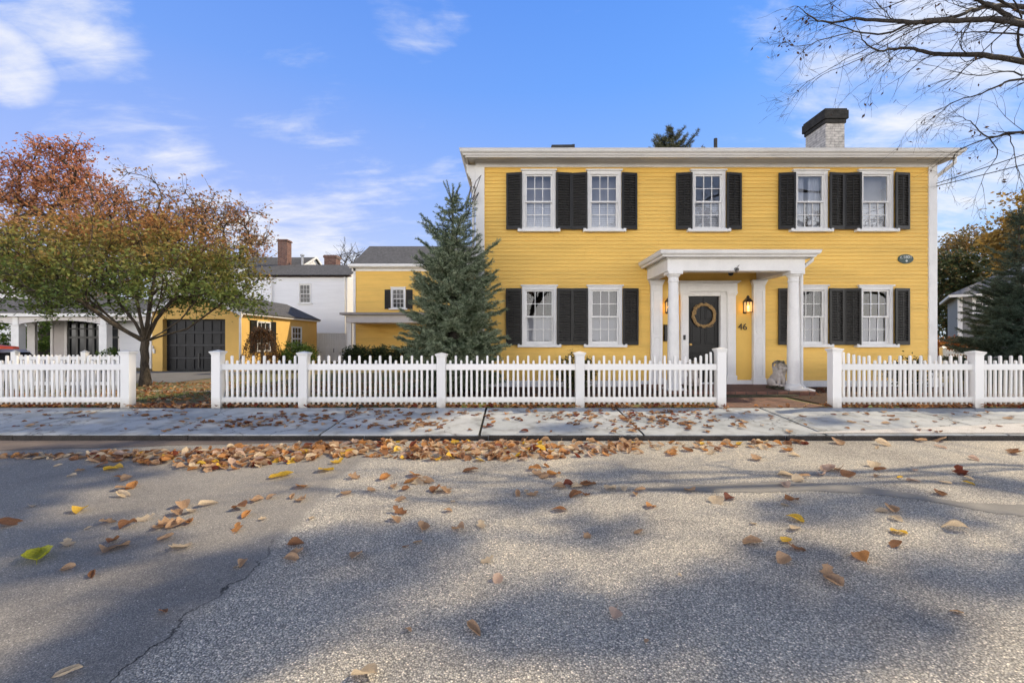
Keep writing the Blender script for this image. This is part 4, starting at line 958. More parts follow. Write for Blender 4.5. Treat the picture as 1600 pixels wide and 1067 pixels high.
def side_window(parent, x, y0, y1, z0, z1, sg=1, trim='white'):
    """window on a wall facing sg*X"""
    mb = MB(); c = .07
    X0, X1 = sorted((x - sg * .03, x + sg * .05))
    mb.box(X0, X1, y0, y0 + c, z0, z1); mb.box(X0, X1, y1 - c, y1, z0, z1); mb.box(X0, X1, y0 + c, y1 - c, z1 - c, z1); mb.box(X0, X1 + (.03 if sg > 0 else 0), y0 + c, y1 - c, z0, z0 + c)
    wn = obj('window', mb, M[trim], parent)
    mb = MB(); A, B, C, D_ = y0 + c, y1 - c, z0 + c, z1 - c
    xm = x + sg * .012
    for k in range(1, 3): yy = A + (B - A) * k / 3; mb.box(xm - .01, xm + .01, yy - .012, yy + .012, C, D_)
    for k in range(1, 4):
        zz = C + (D_ - C) * k / 4; hh = .03 if k == 2 else .012; mb.box(xm - .012, xm + .012, A, B, zz - hh, zz + hh)
    obj('sash', mb, M[trim], wn)
    mb = MB(); xp = x + sg * .002; mb.quad((xp, A, C), (xp, B, C), (xp, B, D_), (xp, A, D_)); obj('pane', mb, M['darkpane'], wn)
def darkpane():
    m = mat('dark_pane', (.02, .022, .026), .12, .2, 4, spec=.3); return m
M['darkpane'] = darkpane()
# ---- yellow rear wing
EYw = 24.0; ex0, ex1 = xat(556, EYw), -.4
wing = thing('house_wing', 'two storey yellow rear wing behind the blue spruce with grey roof', 'house', ((ex0 + ex1) / 2, EYw, 0))
P2 = lambda u, d, z: (u, EYw - d, z)
wh = window(wing, xat(611, EYw), xat(634, EYw), zat(484, EYw), zat(448.5, EYw), EYw, cw=.08, blind='none', glass='darkpane')
zE = zat(418, EYw)
obj('wall', clapboards(ex0, ex1, .2, zE, P2, expo=.13, holes=[wh], butt=.03, seed=8), M['clap'], wing)
obj('wall_backing', flatwall(ex0, ex1, 0, zE + .1, P2, [wh]), M['yflat'], wing)
mb = MB(); mb.box(ex0 + .01, ex1, EYw + .02, EYw + 6, 0, zE); mb.f = [f for f in mb.f]; mb.f.pop(2); mb.m.pop(2); obj('side_wall', mb, M['yflat'], wing)
mb = MB(); mb.box(ex0 - .12, ex0 + .0, EYw - .05, EYw + .15, 0, zE); obj('corner_board', mb, M['white'], wing)
mb = MB(); mb.box(ex0 - .25, ex1, EYw - .28, EYw - .05, zE - .05, zE + .06); mb.box(ex0 - .2, ex1, EYw - .05, EYw + .05, zE - .2, zE + .05); obj('eave_trim', mb, M['white'], wing)
mb = MB(); mb.box(ex0 - .28, ex1, EYw - .40, EYw - .285, zE + .0, zE + .13); obj('gutter', mb, M['white'], wing)
mb = MB(); zr = zat(387, EYw + 3); gable_roof(mb, ex0, ex1 + 1, EYw, EYw + 6, zE + .12, zr, 'x', .08, .22); obj('roof', mb, M['shingle'], wing)
mb = MB(); mb.add([(ex0, EYw, zE), (ex0, EYw + 6, zE), (ex0, EYw + 3, zr)], [(0, 1, 2)]); obj('gable', mb, M['yflat'], wing)
for xs_, xe_ in ((601.5, 610.5), (634.8, 645)):
    mb = shutter_mesh(xat(xe_, EYw) - xat(xs_, EYw), 1.02, .03); mb.v = [(xat(xs_, EYw) + v[0], EYw - .07 + v[1], zat(483, EYw) + v[2]) for v in mb.v]; obj('shutter', mb, [M['black'], M['slat']], wing)
pyf = 22.2; px0, px1 = xat(536, pyf), xat(720, pyf)
mb = MB(); mb.box(px0 + .15, px1, pyf, EYw - .04, zat(504, pyf), zat(492, pyf)); pch = obj('porch', mb, M['greytrim'], wing)
mb = MB(); mb.box(px0 - .1, px1, pyf - .2, EYw - .04, zat(492, pyf) + .001, zat(488.5, pyf)); obj('porch_roof', mb, mat('porch_roof_grey', (.30, .28, .27), .8, .2, 3), pch)
for x in (px0 + .28, px1 - 1.0):
    mb = MB(); mb.box(x - .1, x + .1, pyf + .05, pyf + .25, 0, zat(504, pyf) - .001); obj('post', mb, M['white'], pch)
mb = MB(); mb.box(px0, px1, pyf, EYw - .05, 0, .25); obj('porch_floor', mb, M['greytrim'], pch)
mb = MB(); mb.box(ex0 - 2.0, ex0, EYw + .3, EYw + .4, 0, 5); 
# ---- yellow garage
GY, GY1 = 18.3, 25.5; gx0, gx1 = xat(238, GY), xat(375, GY); gze = 2.42; gxm = (gx0 + gx1) / 2; gzr = 3.22
gar = thing('garage', 'yellow stucco garage with wide black panelled door behind the lawn tree', 'garage', (gxm, GY, 0))
dx0, dx1, dz = xat(254, GY), xat(352, GY), zat(498.5, GY)
mb = MB()
mb.quad((gx0, GY, 0), (dx0, GY, 0), (dx0, GY, gze), (gx0, GY, gze)); mb.quad((dx1, GY, 0), (gx1, GY, 0), (gx1, GY, gze), (dx1, GY, gze)); mb.quad((dx0, GY, dz), (dx1, GY, dz), (dx1, GY, gze), (dx0, GY, gze)); mb.add([(gx0, GY, gze), (gx1, GY, gze), (gxm, GY, gzr)], [(0, 1, 2)])
for x in (dx0, dx1): mb.quad((x, GY, 0), (x, GY + .3, 0), (x, GY + .3, dz), (x, GY, dz))
mb.quad((dx0, GY, dz), (dx1, GY, dz), (dx1, GY + .3, dz), (dx0, GY + .3, dz))
mb.quad((gx1, GY, 0), (gx1, GY1, 0), (gx1, GY1, gze), (gx1, GY, gze)); mb.quad((gx0, GY, 0), (gx0, GY1, 0), (gx0, GY1, gze), (gx0, GY, gze)); mb.add([(gx0, GY1, 0), (gx1, GY1, 0), (gx1, GY1, gze), (gxm, GY1, gzr), (gx0, GY1, gze)], [(0, 1, 2, 3, 4)])
obj('wall', mb, M['stucco'], gar)
mb = MB(); gable_roof(mb, gx0, gx1, GY, GY1, gze, gzr, 'y', .07, .16); obj('roof', mb, M['shingle'], gar)
mb = MB()
for sg in (-1, 1):
    xe = gx1 + .16 if sg > 0 else gx0 - .16; s_ = (gzr - gze) / (gx1 - gxm); zo = gze - .16 * s_
    mb.add([(xe, GY - .20, zo - .13), (gxm, GY - .20, gzr - .13), (gxm, GY - .20, gzr + .05), (xe, GY - .20, zo + .05), (xe, GY - .163, zo - .13), (gxm, GY - .163, gzr - .13), (gxm, GY - .163, gzr + .05), (xe, GY - .163, zo + .05)], [(0, 1, 2, 3), (4, 5, 6, 7), (0, 1, 5, 4), (3, 2, 6, 7), (0, 4, 7, 3)])
mb.box(gx1 + .0, gx1 + .14, GY - .15, GY1 + .1, gze - .13, gze - .02); obj('rake_trim', mb, M['white'], gar)
mb = MB(); mb.tube([(gx1 + .1, GY - .02, gze - .1), (gx1 + .04, GY - .05, gze - .3), (gx1 + .04, GY - .05, .1)], .045, 8); obj('downspout', mb, M['white'], gar, smooth=True)
mb = MB(); yd = GY + .25; rows_ = 4; cols_ = 7
mb.box(dx0, dx1, yd, yd + .05, .01, dz)
for r_ in range(rows_):
    z0 = .02 + (dz - .03) * r_ / rows_; z1 = .02 + (dz - .03) * (r_ + 1) / rows_
    mb.box(dx0 + .002, dx1 - .002, yd - .03, yd - .001, z0 + .01, z0 + .06); mb.box(dx0 + .002, dx1 - .002, yd - .03, yd - .001, z1 - .06, z1 - .012)
    for c_ in range(cols_ + 1):
        xx = dx0 + (dx1 - dx0) * c_ / cols_; xx = min(max(xx, dx0 + .04), dx1 - .04); mb.box(xx - .035, xx + .035, yd - .028, yd - .001, z0 + .061, z1 - .061)
gd = obj('garage_door', mb, mat('charcoal_door', (.018, .018, .02), .5, .5, 3, .2, 30, fine=.2), gar, bevel=.004)
mb = MB()
for r_ in range(1, rows_): z0 = .02 + (dz - .03) * r_ / rows_; mb.box(dx0 + .15, dx1 - .02, yd - .034, yd - .0305, z0 - .012, z0 - .002)
obj('weather_strip', mb, mat('worn_edge', (.16, .16, .17), .6, .3, 4), gd)
mb = MB(); mb.box((dx0 + dx1) / 2 - .03 + .05, (dx0 + dx1) / 2 + .03 + .05, yd - .05, yd - .0345, .15, .72); obj('handle', mb, M['iron'], gd)
side_window(gar, gx1, 19.45, 20.55, .75, 2.08)
side_window(gar, gx1, 22.55, 23.6, .72, 1.95)
for y0, y1 in ((18.98, 19.43), (20.57, 21.02)):
    mb = MB(); mb.box(gx1 + .01, gx1 + .05, y0, y1, .72, 2.1)
    for k in range(16): z = .8 + k * .078; mb.box(gx1 + .05, gx1 + .06, y0 + .05, y1 - .05, z, z + .03)
    obj('shutter', mb, M['black'], gar)
mb = MB(); mb.box(xat(240.5, GY), xat(243, GY), GY - .06, GY - .002, zat(552, GY), zat(545, GY)); mb.box(xat(239.6, GY), xat(240.4, GY), GY - .05, GY - .002, zat(549, GY), zat(540, GY)); obj('utility_box', mb, M['white'], gar)
# ---- white house behind
wx1 = xat(542, 30); wx0 = xat(400, 30) - 1
wht = thing('white_house', 'white clapboard house with red brick chimneys behind the garage', 'house', ((wx0 + wx1) / 2, 30, 0))
P3 = lambda u, d, z: (u, 30 - d, z)
h1 = window(wht, xat(467.5, 30), xat(486, 30), zat(475.5, 30), zat(443, 30), 30, cw=.05, blind='none', cols=3, glass='darkpane')
zw = zat(433, 30)
obj('wall', clapboards(wx0, wx1, 0, zw, P3, expo=.17, holes=[h1], butt=.03, seed=11), M['wsiding'], wht)
obj('wall_backing', flatwall(wx0, wx1, 0, zw, P3, [h1]), M['wsiding'], wht)
obj('side_wall', clapboards(30, 35, 0, zw + .1, lambda u, d, z: (wx1 + d, u, z), expo=.17, butt=.03, seed=12), M['wsiding'], wht)
mb = MB(); mb.quad((wx1 - .01, 30, 0), (wx1 - .01, 35, 0), (wx1 - .01, 35, zw), (wx1 - .01, 30, zw)); mb.add([(wx1, 30, zw), (wx1, 35, zw), (wx1, 32.5, zat(416, 32.5))], [(0, 1, 2)]); obj('gable', mb, M['wsiding'], wht)
mb = MB(); mb.box(wx1 - .1, wx1 + .06, 29.93, 30.1, 0, zw); obj('corner_board', mb, M['wsiding'], wht)
for px_ in (426, 540):
    mb = MB(); mb.tube([(xat(px_, 30), 29.85, zw), (xat(px_, 30), 29.9, 0)], .05, 8); obj('downspout', mb, M['white'], wht)
mb = MB(); mb.box(wx0, wx1 + .3, 29.75, 30.0, zw, zw + .1); obj('eave_trim', mb, mat('brown_eave', (.09, .06, .05), .7, .2, 4), wht)
mb = MB(); gable_roof(mb, wx0, wx1, 30, 35, zw + .12, zat(416, 32.5), 'x', .1, .25); rf = obj('roof', mb, M['shingle'], wht)
mx = -15.3
mb = MB(); mb.quad((-26, 33, 0), (mx, 33, 0), (mx, 33, 6.65), (-26, 33, 6.65)); mb.add([(mx, 33, 5.5), (mx, 37.4, 5.5), (mx, 37.4, 6.65), (mx, 35.2, 7.66), (mx, 33, 6.65)], [(0, 1, 2, 3, 4)]); obj('main_block', mb, M['wsiding'], wht)
mb = MB(); gable_roof(mb, -26, mx, 33, 37.4, 6.6, 7.6, 'x', .1, .2); obj('roof', mb, M['shingle'], wht)
for sg, ya in ((-1, 32.8), (1, 37.6)):
    mb = MB(); ze_ = 6.5; mb.add([(mx + .205, ya, ze_), (mx + .205, 35.2, 7.6), (mx + .205, 35.2, 7.78), (mx + .205, ya, ze_ + .18)], [(0, 1, 2, 3)]); obj('rake_trim', mb, M['white'], wht)
def chimney(parent, pa, pb, Y, top, base, cap=.12):
    a, b = xat(pa, Y), xat(pb, Y); zt = zat(top, Y); mb = MB(); mb.box(a, b, Y, Y + (b - a), base, zt - cap); mb.box(a - .06, b + .06, Y - .06, Y + (b - a) + .06, zt - cap + .001, zt - .05); mb.box(a - .02, b + .02, Y - .02, Y + b - a + .02, zt - .049, zt); return obj('chimney', mb, M['brick'], parent)
chimney(rf, 434, 448.5, 32.4, 374, 5.9); chimney(rf, 506.5, 525, 33.6, 398.5, 6.0, .2)
mb = MB(); mb.lathe([(.09, 6.3), (.09, zat(401, 33)), (.14, zat(400, 33)), (.14, zat(398, 33)), (.05, zat(397.5, 33))], xat(472.5, 33), 33, 10); obj('vent_pipe', mb, mat('galvanised', (.35, .36, .38), .5, .2, 8, metal=.5), rf)
# tall board fence with a door between garage and wing
BY = 27.0; bx0, bx1 = xat(494, BY), xat(546, BY)
bf = thing('board_fence', 'tall white board fence with a gate between garage and yellow wing', 'fence', (bx0, BY, 0))
mb = MB(); n = 14
for i in range(n): a = bx0 + (bx1 - bx0) * i / n; mb.box(a + .006, a + (bx1 - bx0) / n - .006, BY, BY + .03, 0, 1.66)
mb.box(bx0, bx1, BY + .031, BY + .06, .02, 1.64); mb.box(bx0, bx1, BY - .03, BY + .06, 1.661, 1.70); obj('boards', mb, M['white'], bf)
mb = MB(); gxx = xat(527, BY); mb.box(gxx - .03, gxx + .03, BY - .03, BY - .001, 0, 1.655); obj('gate_post', mb, M['white'], bf)
mb = MB(); mb.tube([(xat(522, BY), BY - .03, .55), (xat(522, BY), BY - .07, .65), (xat(522, BY), BY - .03, .78)], .02, 6); obj('handle', mb, M['iron'], bf)
# ---- carport building on the left
CY = 20.0; cx0, cx1 = -27.0, xat(246, CY) + .6
cpt = thing('carport', 'pale carport with arched openings, white posts and grey shingle roof', 'carport', (-20, CY, 0))
ze = zat(491, CY); zs_ = zat(500.5, CY); zsp = zat(508, CY)
def arch_panel(mb, a, b, Y):
    n = 14; top = [(a + (b - a) * i / n, ze - .12) for i in range(n + 1)]; bot = [(a + (b - a) * i / n, zsp + (zs_ - zsp) * math.sin(math.pi * i / n) ** .7) for i in range(n + 1)]
    for i in range(n):
        mb.add([(bot[i][0], Y, bot[i][1]), (bot[i + 1][0], Y, bot[i + 1][1]), (top[i + 1][0], Y, top[i + 1][1]), (top[i][0], Y, top[i][1]), (bot[i][0], Y + .2, bot[i][1]), (bot[i + 1][0], Y + .2, bot[i + 1][1])], [(0, 1, 2, 3), (0, 4, 5, 1)])
posts_ = [xat(-120, CY), xat(25, CY), xat(162, CY), xat(232, CY)]
mb = MB()
for a, b in zip(posts_[:-1], posts_[1:]): arch_panel(mb, a, b, CY)
mb.box(cx0, cx1, CY - .03, CY + .2, ze - .12, ze - .02); obj('arched_beam', mb, M['greytrim'], cpt)
mb = MB(); mb.box(cx0, cx1, CY - .22, CY - .03, ze - .11, ze + .03); obj('gutter', mb, M['white'], cpt)
for x in posts_:
    mb = MB(); mb.box(x - .17, x + .17, CY - .05, CY + .25, 0, zsp - .02); mb.box(x - .21, x + .21, CY - .09, CY + .29, zsp - .02, zsp + .02); mb.box(x - .12, x + .12, CY - .04, CY + .24, zsp + .021, ze - .13); obj('post', mb, M['white'], cpt, bevel=.008)
mb = MB(); zr_ = zat(467, 23.5); mb.add([(cx0, CY - .25, ze + .031), (cx1, CY - .25, ze + .031), (cx1 - .4, 23.5, zr_), (cx0, 23.5, zr_), (cx1, 27, ze + .03), (cx0, 27, ze + .03)], [(0, 1, 2, 3), (3, 2, 4, 5), (1, 4, 2)]); obj('roof', mb, M['shingle'], cpt)
bY = 22.5
obj('back_wall', clapboards(xat(84, bY), xat(102, bY), 0, 2.5, lambda u, d, z: (u, bY - d, z), expo=.17, butt=.03, seed=14), mat('taupe_siding', (.46, .42, .40), .7, .1, 2), cpt)
mb = MB(); mb.box(xat(84, bY) - .12, xat(84, bY), bY - .05, bY + .1, 0, 2.55); mb.box(xat(102, bY), xat(106, bY), bY - .05, bY + .1, 0, 2.55); mb.box(xat(184, bY) + .02, cx1, bY, bY + .1, 0, 2.55); mb.box(xat(44, bY), xat(56, bY), bY - .05, bY + .1, 0, 2.55); obj('wall_post', mb, M['greytrim'], cpt)
obj('end_wall', clapboards(xat(190, 21), cx1, 0, 2.45, lambda u, d, z: (u, 20.9 - d, z), expo=.17, butt=.03, seed=15), M['wsiding'], cpt)
mb = MB(); mb.quad((xat(106, bY), bY + .06, 0), (xat(186, bY), bY + .06, 0), (xat(186, bY), bY + .06, 2.5), (xat(106, bY), bY + .06, 2.5)); gl = obj('glazed_doors', mb, M['darkpane'], cpt)
mb = MB()
for p_ in (107, 120, 133, 146, 158, 172): x = xat(p_, bY); mb.box(x - .05, x + .05, bY, bY + .055, 0, 2.5)
mb.box(xat(106, bY), xat(186, bY), bY - .004, bY + .05, 1.35, 1.45); mb.box(xat(106, bY), xat(186, bY), bY - .004, bY + .05, 1.8, 1.86); obj('glazing_bars', mb, M['iron'], gl)
mb = MB(); mb.box(cx0, cx1, 26.9, 27, 0, .2); mb.box(xat(106, bY), xat(186, bY), bY + 1, bY + 1.05, 0, 2.5); obj('inner_wall', mb, M['dim'], cpt)
# white gable house peeping over the carport roof
nb = thing('neighbour_house', 'white gabled house just showing above the carport roof at far left', 'house', (-33, 33, 0))
mb = MB(); a, b = xat(-260, 33), xat(75, 33); zz = zat(474, 33); mb.add([(a, 33, 0), (b, 33, 0), (b, 33, zz), ((a + b) / 2, 33, zz + 4.4), (a, 33, zz)], [(0, 1, 2, 3, 4)]); mb.box(a, b, 33.01, 41, 0, zz); obj('wall', mb, M['wsiding'], nb)
mb = MB(); gable_roof(mb, a, b, 33, 41, zz, zz + 4.4, 'y', .12, .25); obj('roof', mb, M['shingle'], nb)
# ---- grey house on the right, turned away from the road
RY = 23.6; rx0 = xat(1497, RY); rx1 = rx0 + 8
gh = thing('grey_house', 'grey clapboard house with white trim behind the dark spruce at right', 'house', (rx0, RY, 0))
zgr = zat(464, RY); P5 = lambda u, d, z: (u, RY - d, z)
h5 = window(gh, rx0 + .52, rx0 + 1.25, zgr - .95, zgr - .03, RY, cw=.09, blind='none', cols=2, glass='darkpane')
obj('wall', clapboards(rx0, rx1, 0, zgr, P5, expo=.13, butt=.03, seed=17, holes=[h5]), M['gsiding'], gh)
obj('wall_backing', flatwall(rx0, rx1, 0, zgr, P5, [h5]), M['gsiding'], gh)
mb = MB(); mb.box(rx0 - .0, rx1, RY + .02, RY + 6, 0, zgr); mb.f.pop(2); mb.m.pop(2); obj('side_wall', mb, M['gsiding'], gh)
mb = MB(); mb.box(rx0 - .02, rx0 + .16, RY - .05, RY + .1, 0, zgr); obj('corner_board', mb, M['white'], gh)
mb = MB(); mb.box(rx0 - .38, rx1, RY - .4, RY - .3, zgr - .03, zgr + .1); obj('eave_trim', mb, M['white'], gh)
mb = MB(); mb.box(rx0 - .38, rx0 - .28, RY - .299, RY + 6, zgr - .03, zgr + .1); obj('eave_trim', mb, M['white'], gh)
mb = MB(); t_ = (rx0 + 3.0, RY + 3.0, zgr + 2.0); mb.add([(rx0 - .4, RY - .42, zgr + .101), (rx1 + .4, RY - .42, zgr + .101), (rx1 + .4, RY + 6.4, zgr + .101), (rx0 - .4, RY + 6.4, zgr + .101), t_, (rx1 - 3, RY + 3.0, zgr + 2.0)], [(0, 1, 5, 4), (1, 2, 5), (2, 3, 4, 5), (3, 0, 4)]); obj('roof', mb, brick_mat('light_shingles', (.20, .20, .215), (.27, .27, .28), (.10, .10, .105), 3.2, .5, .22, .015), gh)
gh.rotation_euler = (0, 0, R(-40))
# ---- car with an orange shell on it, far left
kY = 11.2
car = thing('car', 'low grey car parked behind the left picket fence at the photo edge', 'car', (xat(-95, kY), kY, gz(-14, 13)))
g0 = gz(-14, kY); cxr = xat(46, kY + 1.4)
def extr(mb, prof, y0, y1, inset=0, mi=0):
    n = len(prof); vs = [(x, y0, z) for x, z in prof] + [(x, y1, z) for x, z in prof]
    mb.add(vs, [tuple(range(n)), tuple(range(2 * n - 1, n - 1, -1))] + [(i, n + i, n + (i + 1) % n, (i + 1) % n) for i in range(n)], mi)
cl_ = cxr - 2.6
mb = MB(); extr(mb, [(cl_ - 1.3, g0 + .2), (cxr + .9, g0 + .2), (cxr + 1.0, g0 + .42), (cxr + .9, g0 + .60), (cxr + .15, g0 + .68), (cl_ - .2, g0 + .70), (cl_ - 1.2, g0 + .64), (cl_ - 1.35, g0 + .45)], kY, kY + 1.6)
obj('body', mb, M['carpaint'], car, bevel=.05)
rt = zat(546.5, kY)
mb = MB(); extr(mb, [(cl_ + .1, rt - .06), (cl_ + .35, rt), (cxr - .35, rt), (cxr - .08, rt - .05), (cxr + .0, rt - .09), (cxr - .5, rt - .05), (cl_ + .45, rt - .05)], kY + .12, kY + 1.48)
for x0, x1 in ((cxr - .12, cxr + .12), (cxr - 1.2, cxr - 1.15), (cl_ + .12, cl_ - .1)):
    mb.add([(x0 - .03, kY + .12, rt - .05), (x0 + .03, kY + .12, rt - .05), (x1 + .03, kY + .04, g0 + .66), (x1 - .03, kY + .04, g0 + .66), (x0 - .03, kY + .17, rt - .05), (x0 + .03, kY + .17, rt - .05), (x1 + .03, kY + .10, g0 + .66), (x1 - .03, kY + .10, g0 + .66)], [(0, 1, 2, 3), (4, 5, 6, 7), (1, 2, 6, 5), (0, 3, 7, 4)])
obj('car_roof', mb, M['carpaint'], car, bevel=.012)
mb = MB(); mb.quad((cl_ + .15, kY + .14, rt - .06), (cxr - .1, kY + .14, rt - .06), (cxr + .1, kY + .1, g0 + .68), (cl_ - .08, kY + .1, g0 + .68)); mb.quad((cxr - .08, kY + .14, rt - .06), (cxr - .08, kY + 1.46, rt - .06), (cxr + .12, kY + 1.5, g0 + .68), (cxr + .12, kY + .1, g0 + .68)); obj('car_window', mb, M['darkpane'], car)
for x in (cl_ - .65, cxr + .35):
    mb = MB(); prof = [(.18, -.1), (.30, -.1), (.32, -.07), (.32, .07), (.30, .1), (.18, .1)]
    mb.lathe(prof, 0, 0, 24); mb.v = [(x + v[0], kY + .12 + v[2], g0 + .32 + v[1]) for v in mb.v]; wh_ = obj('wheel', mb, M['rubber'], car, smooth='auto')
    mb = MB(); mb.lathe([(.17, -.105), (.178, -.09), (.1, -.08), (.04, -.1)], 0, 0, 20); mb.v = [(x + v[0], kY + .12 + v[2], g0 + .32 + v[1]) for v in mb.v]; obj('rim', mb, M['carpaint'], wh_)
mb = MB(); n = 26; vs = []; fs = []; k_ = 12; x0_, x1_ = cl_ - .6, xat(38, kY + .75)
for i in range(n + 1):
    t = i / n; x = x0_ + (x1_ - x0_) * t; ww = .36 * math.sin(math.pi * min(max(t, .012), .988)) ** .45; hh = .135 * math.sin(math.pi * min(max(t, .02), .98)) ** .35
    for j in range(k_): a = 2 * math.pi * j / k_; vs.append((x, kY + .55 + ww * math.cos(a), rt + .03 + max(0, hh * math.sin(a)) - (0 if math.sin(a) > 0 else .02)))
fs = [(i * k_ + j, i * k_ + (j + 1) % k_, (i + 1) * k_ + (j + 1) % k_, (i + 1) * k_ + j) for i in range(n) for j in range(k_)] + [tuple(range(k_)), tuple(n * k_ + j for j in range(k_))]
mb.add(vs, fs); tag(obj('kayak', mb, M['orange'], smooth='auto'), 'orange red hull lying upturned on the grey car roof', 'kayak')

# ------------------------------------------------------------------ trees
def leaves_mb(P, size, rs, up=.35, aspect=.5, droop=0, dirs=None):
    """many small folded leaves; P (n,3)"""
    n = len(P); g = np.random.default_rng(rs)
    if dirs is None: d = g.normal(size=(n, 3))
    else: d = dirs + g.normal(size=(n, 3)) * .5
    d[:, 2] = d[:, 2] * .6 - droop; d /= np.linalg.norm(d, axis=1)[:, None]
    nrm = g.normal(size=(n, 3)); nrm[:, 2] += up * 3; s = np.cross(d, nrm); s /= (np.linalg.norm(s, axis=1)[:, None] + 1e-9); u = np.cross(s, d)
    Lz = size * g.uniform(.6, 1.35, n)[:, None]; W = Lz * aspect * .5
    a = P; b = P + d * Lz * .45 + s * W + u * Lz * .12; c = P + d * Lz; e = P + d * Lz * .45 - s * W + u * Lz * .12
    V = np.stack([a, b, c, e], 1).reshape(-1, 3); i = np.arange(n) * 4
    Fc = np.stack([np.stack([i, i + 1, i + 2], 1), np.stack([i, i + 2, i + 3], 1)], 1).reshape(-1, 3)
    return V, Fc
def np_obj(name, V, Fc, m, parent=None, loc_off=None, smooth=False):
    off = np.array(wloc(parent)) if parent else np.zeros(3)
    me = bpy.data.meshes.new(name); nv, nf = len(V), len(Fc); k = Fc.shape[1]
    me.vertices.add(nv); me.vertices.foreach_set('co', (V - off).astype(np.float32).ravel())
    me.loops.add(nf * k); me.loops.foreach_set('vertex_index', Fc.astype(np.int32).ravel())
    me.polygons.add(nf); me.polygons.foreach_set('loop_start', np.arange(nf, dtype=np.int32) * k); me.polygons.foreach_set('loop_total', np.full(nf, k, dtype=np.int32))
    me.update(calc_edges=True); me.validate()
    me.materials.append(m)
    if smooth: me.polygons.foreach_set('use_smooth', [True] * nf)
    o = bpy.data.objects.new(name, me); col.objects.link(o)
    if parent: o.parent = parent
    return o
class Skel:
    def __init__(s): s.p = []; s.par = []; s.d = []
    def add(s, p, par):
        p = np.array(p, float); s.p.append(p); s.par.append(par)
        s.d.append((p - s.p[par]) / (np.linalg.norm(p - s.p[par]) + 1e-9) if par >= 0 else np.array([0, 0, 1.])); return len(s.p) - 1
    def grow(s, targets, start, g, seg=.35, wob=.05, upk=.25, vert_pen=.3):
        ends = []
        for t in targets:
            P = np.array(s.p[start:]); v = t - P; dist = np.linalg.norm(v, axis=1) + 1e-6
            cosd = (v * np.array(s.d[start:])).sum(1) / dist
            cost = dist * (1.25 - .25 * cosd) + vert_pen * np.maximum(0, -v[:, 2])
            k = int(np.argmin(cost)) + start; L_ = dist[k - start]; n = max(1, int(math.ceil(L_ / seg)))
            c = s.p[k] + s.d[k] * L_ * .35 + np.array([0, 0, upk * L_ * .3]); prev = k; a = s.p[k]
            for i in range(1, n + 1):
                q = i / n; p = a * (1 - q) ** 2 + 2 * c * q * (1 - q) + t * q * q
                if i < n: p = p + g.normal(size=3) * wob * seg
                prev = s.add(p, prev)
            ends.append(prev)
        return ends
    def radii(s, r_tip, expo, rmax):
        n = len(s.p); cnt = np.zeros(n); ch = np.zeros(n, int)
        for i in range(n):
            if s.par[i] >= 0: ch[s.par[i]] += 1
        for i in range(n - 1, -1, -1):
            if ch[i] == 0: cnt[i] += 1
            if s.par[i] >= 0: cnt[s.par[i]] += cnt[i]
        return np.minimum(rmax, r_tip * cnt ** expo)
    def mesh(s, r, sides=6, skip=0):
        P = np.array(s.p); par = np.array(s.par); idx = np.where(par >= 0)[0]
        A = P[par[idx]]; B = P[idx]; ra = r[par[idx]].copy(); rb = r[idx]
        ra = np.minimum(ra, rb * 1.35 + .004)
        d = B - A; ln = np.linalg.norm(d, axis=1)[:, None] + 1e-9; d = d / ln; A = A - d * np.minimum(rb[:, None] * .6, ln * .3)
        ref = np.where(np.abs(d[:, 2:3]) > .9, np.array([[1., 0, 0]]), np.array([[0, 0, 1.]])); a = np.cross(d, ref); a /= np.linalg.norm(a, axis=1)[:, None]; b = np.cross(d, a)
        th = np.arange(sides) * 2 * math.pi / sides
        off = a[:, None, :] * np.cos(th)[None, :, None] + b[:, None, :] * np.sin(th)[None, :, None]
        V = np.concatenate([A[:, None] + off * ra[:, None, None], B[:, None] + off * rb[:, None, None]], 1).reshape(-1, 3)
        base = np.arange(len(idx))[:, None] * 2 * sides; k = np.arange(sides)[None]; k2 = (k + 1) % sides
        Fc = np.stack([base + k, base + k2, base + sides + k2, base + sides + k], -1).reshape(-1, 4)
        return V, Fc
def crown_pts(n, c, r, g, shell=.5, lo=-1, pw=.7):
    """points in a dome or ellipsoid, biased to its outer part"""
    out = []
    while len(out) < n:
        v = g.normal(size=3); v /= np.linalg.norm(v)
        if v[2] < lo: continue
        q = (shell + (1 - shell) * g.random()) if g.random() < .75 else g.random() ** .5
        out.append(np.array(c) + v * q * np.array(r))
    return np.array(out)
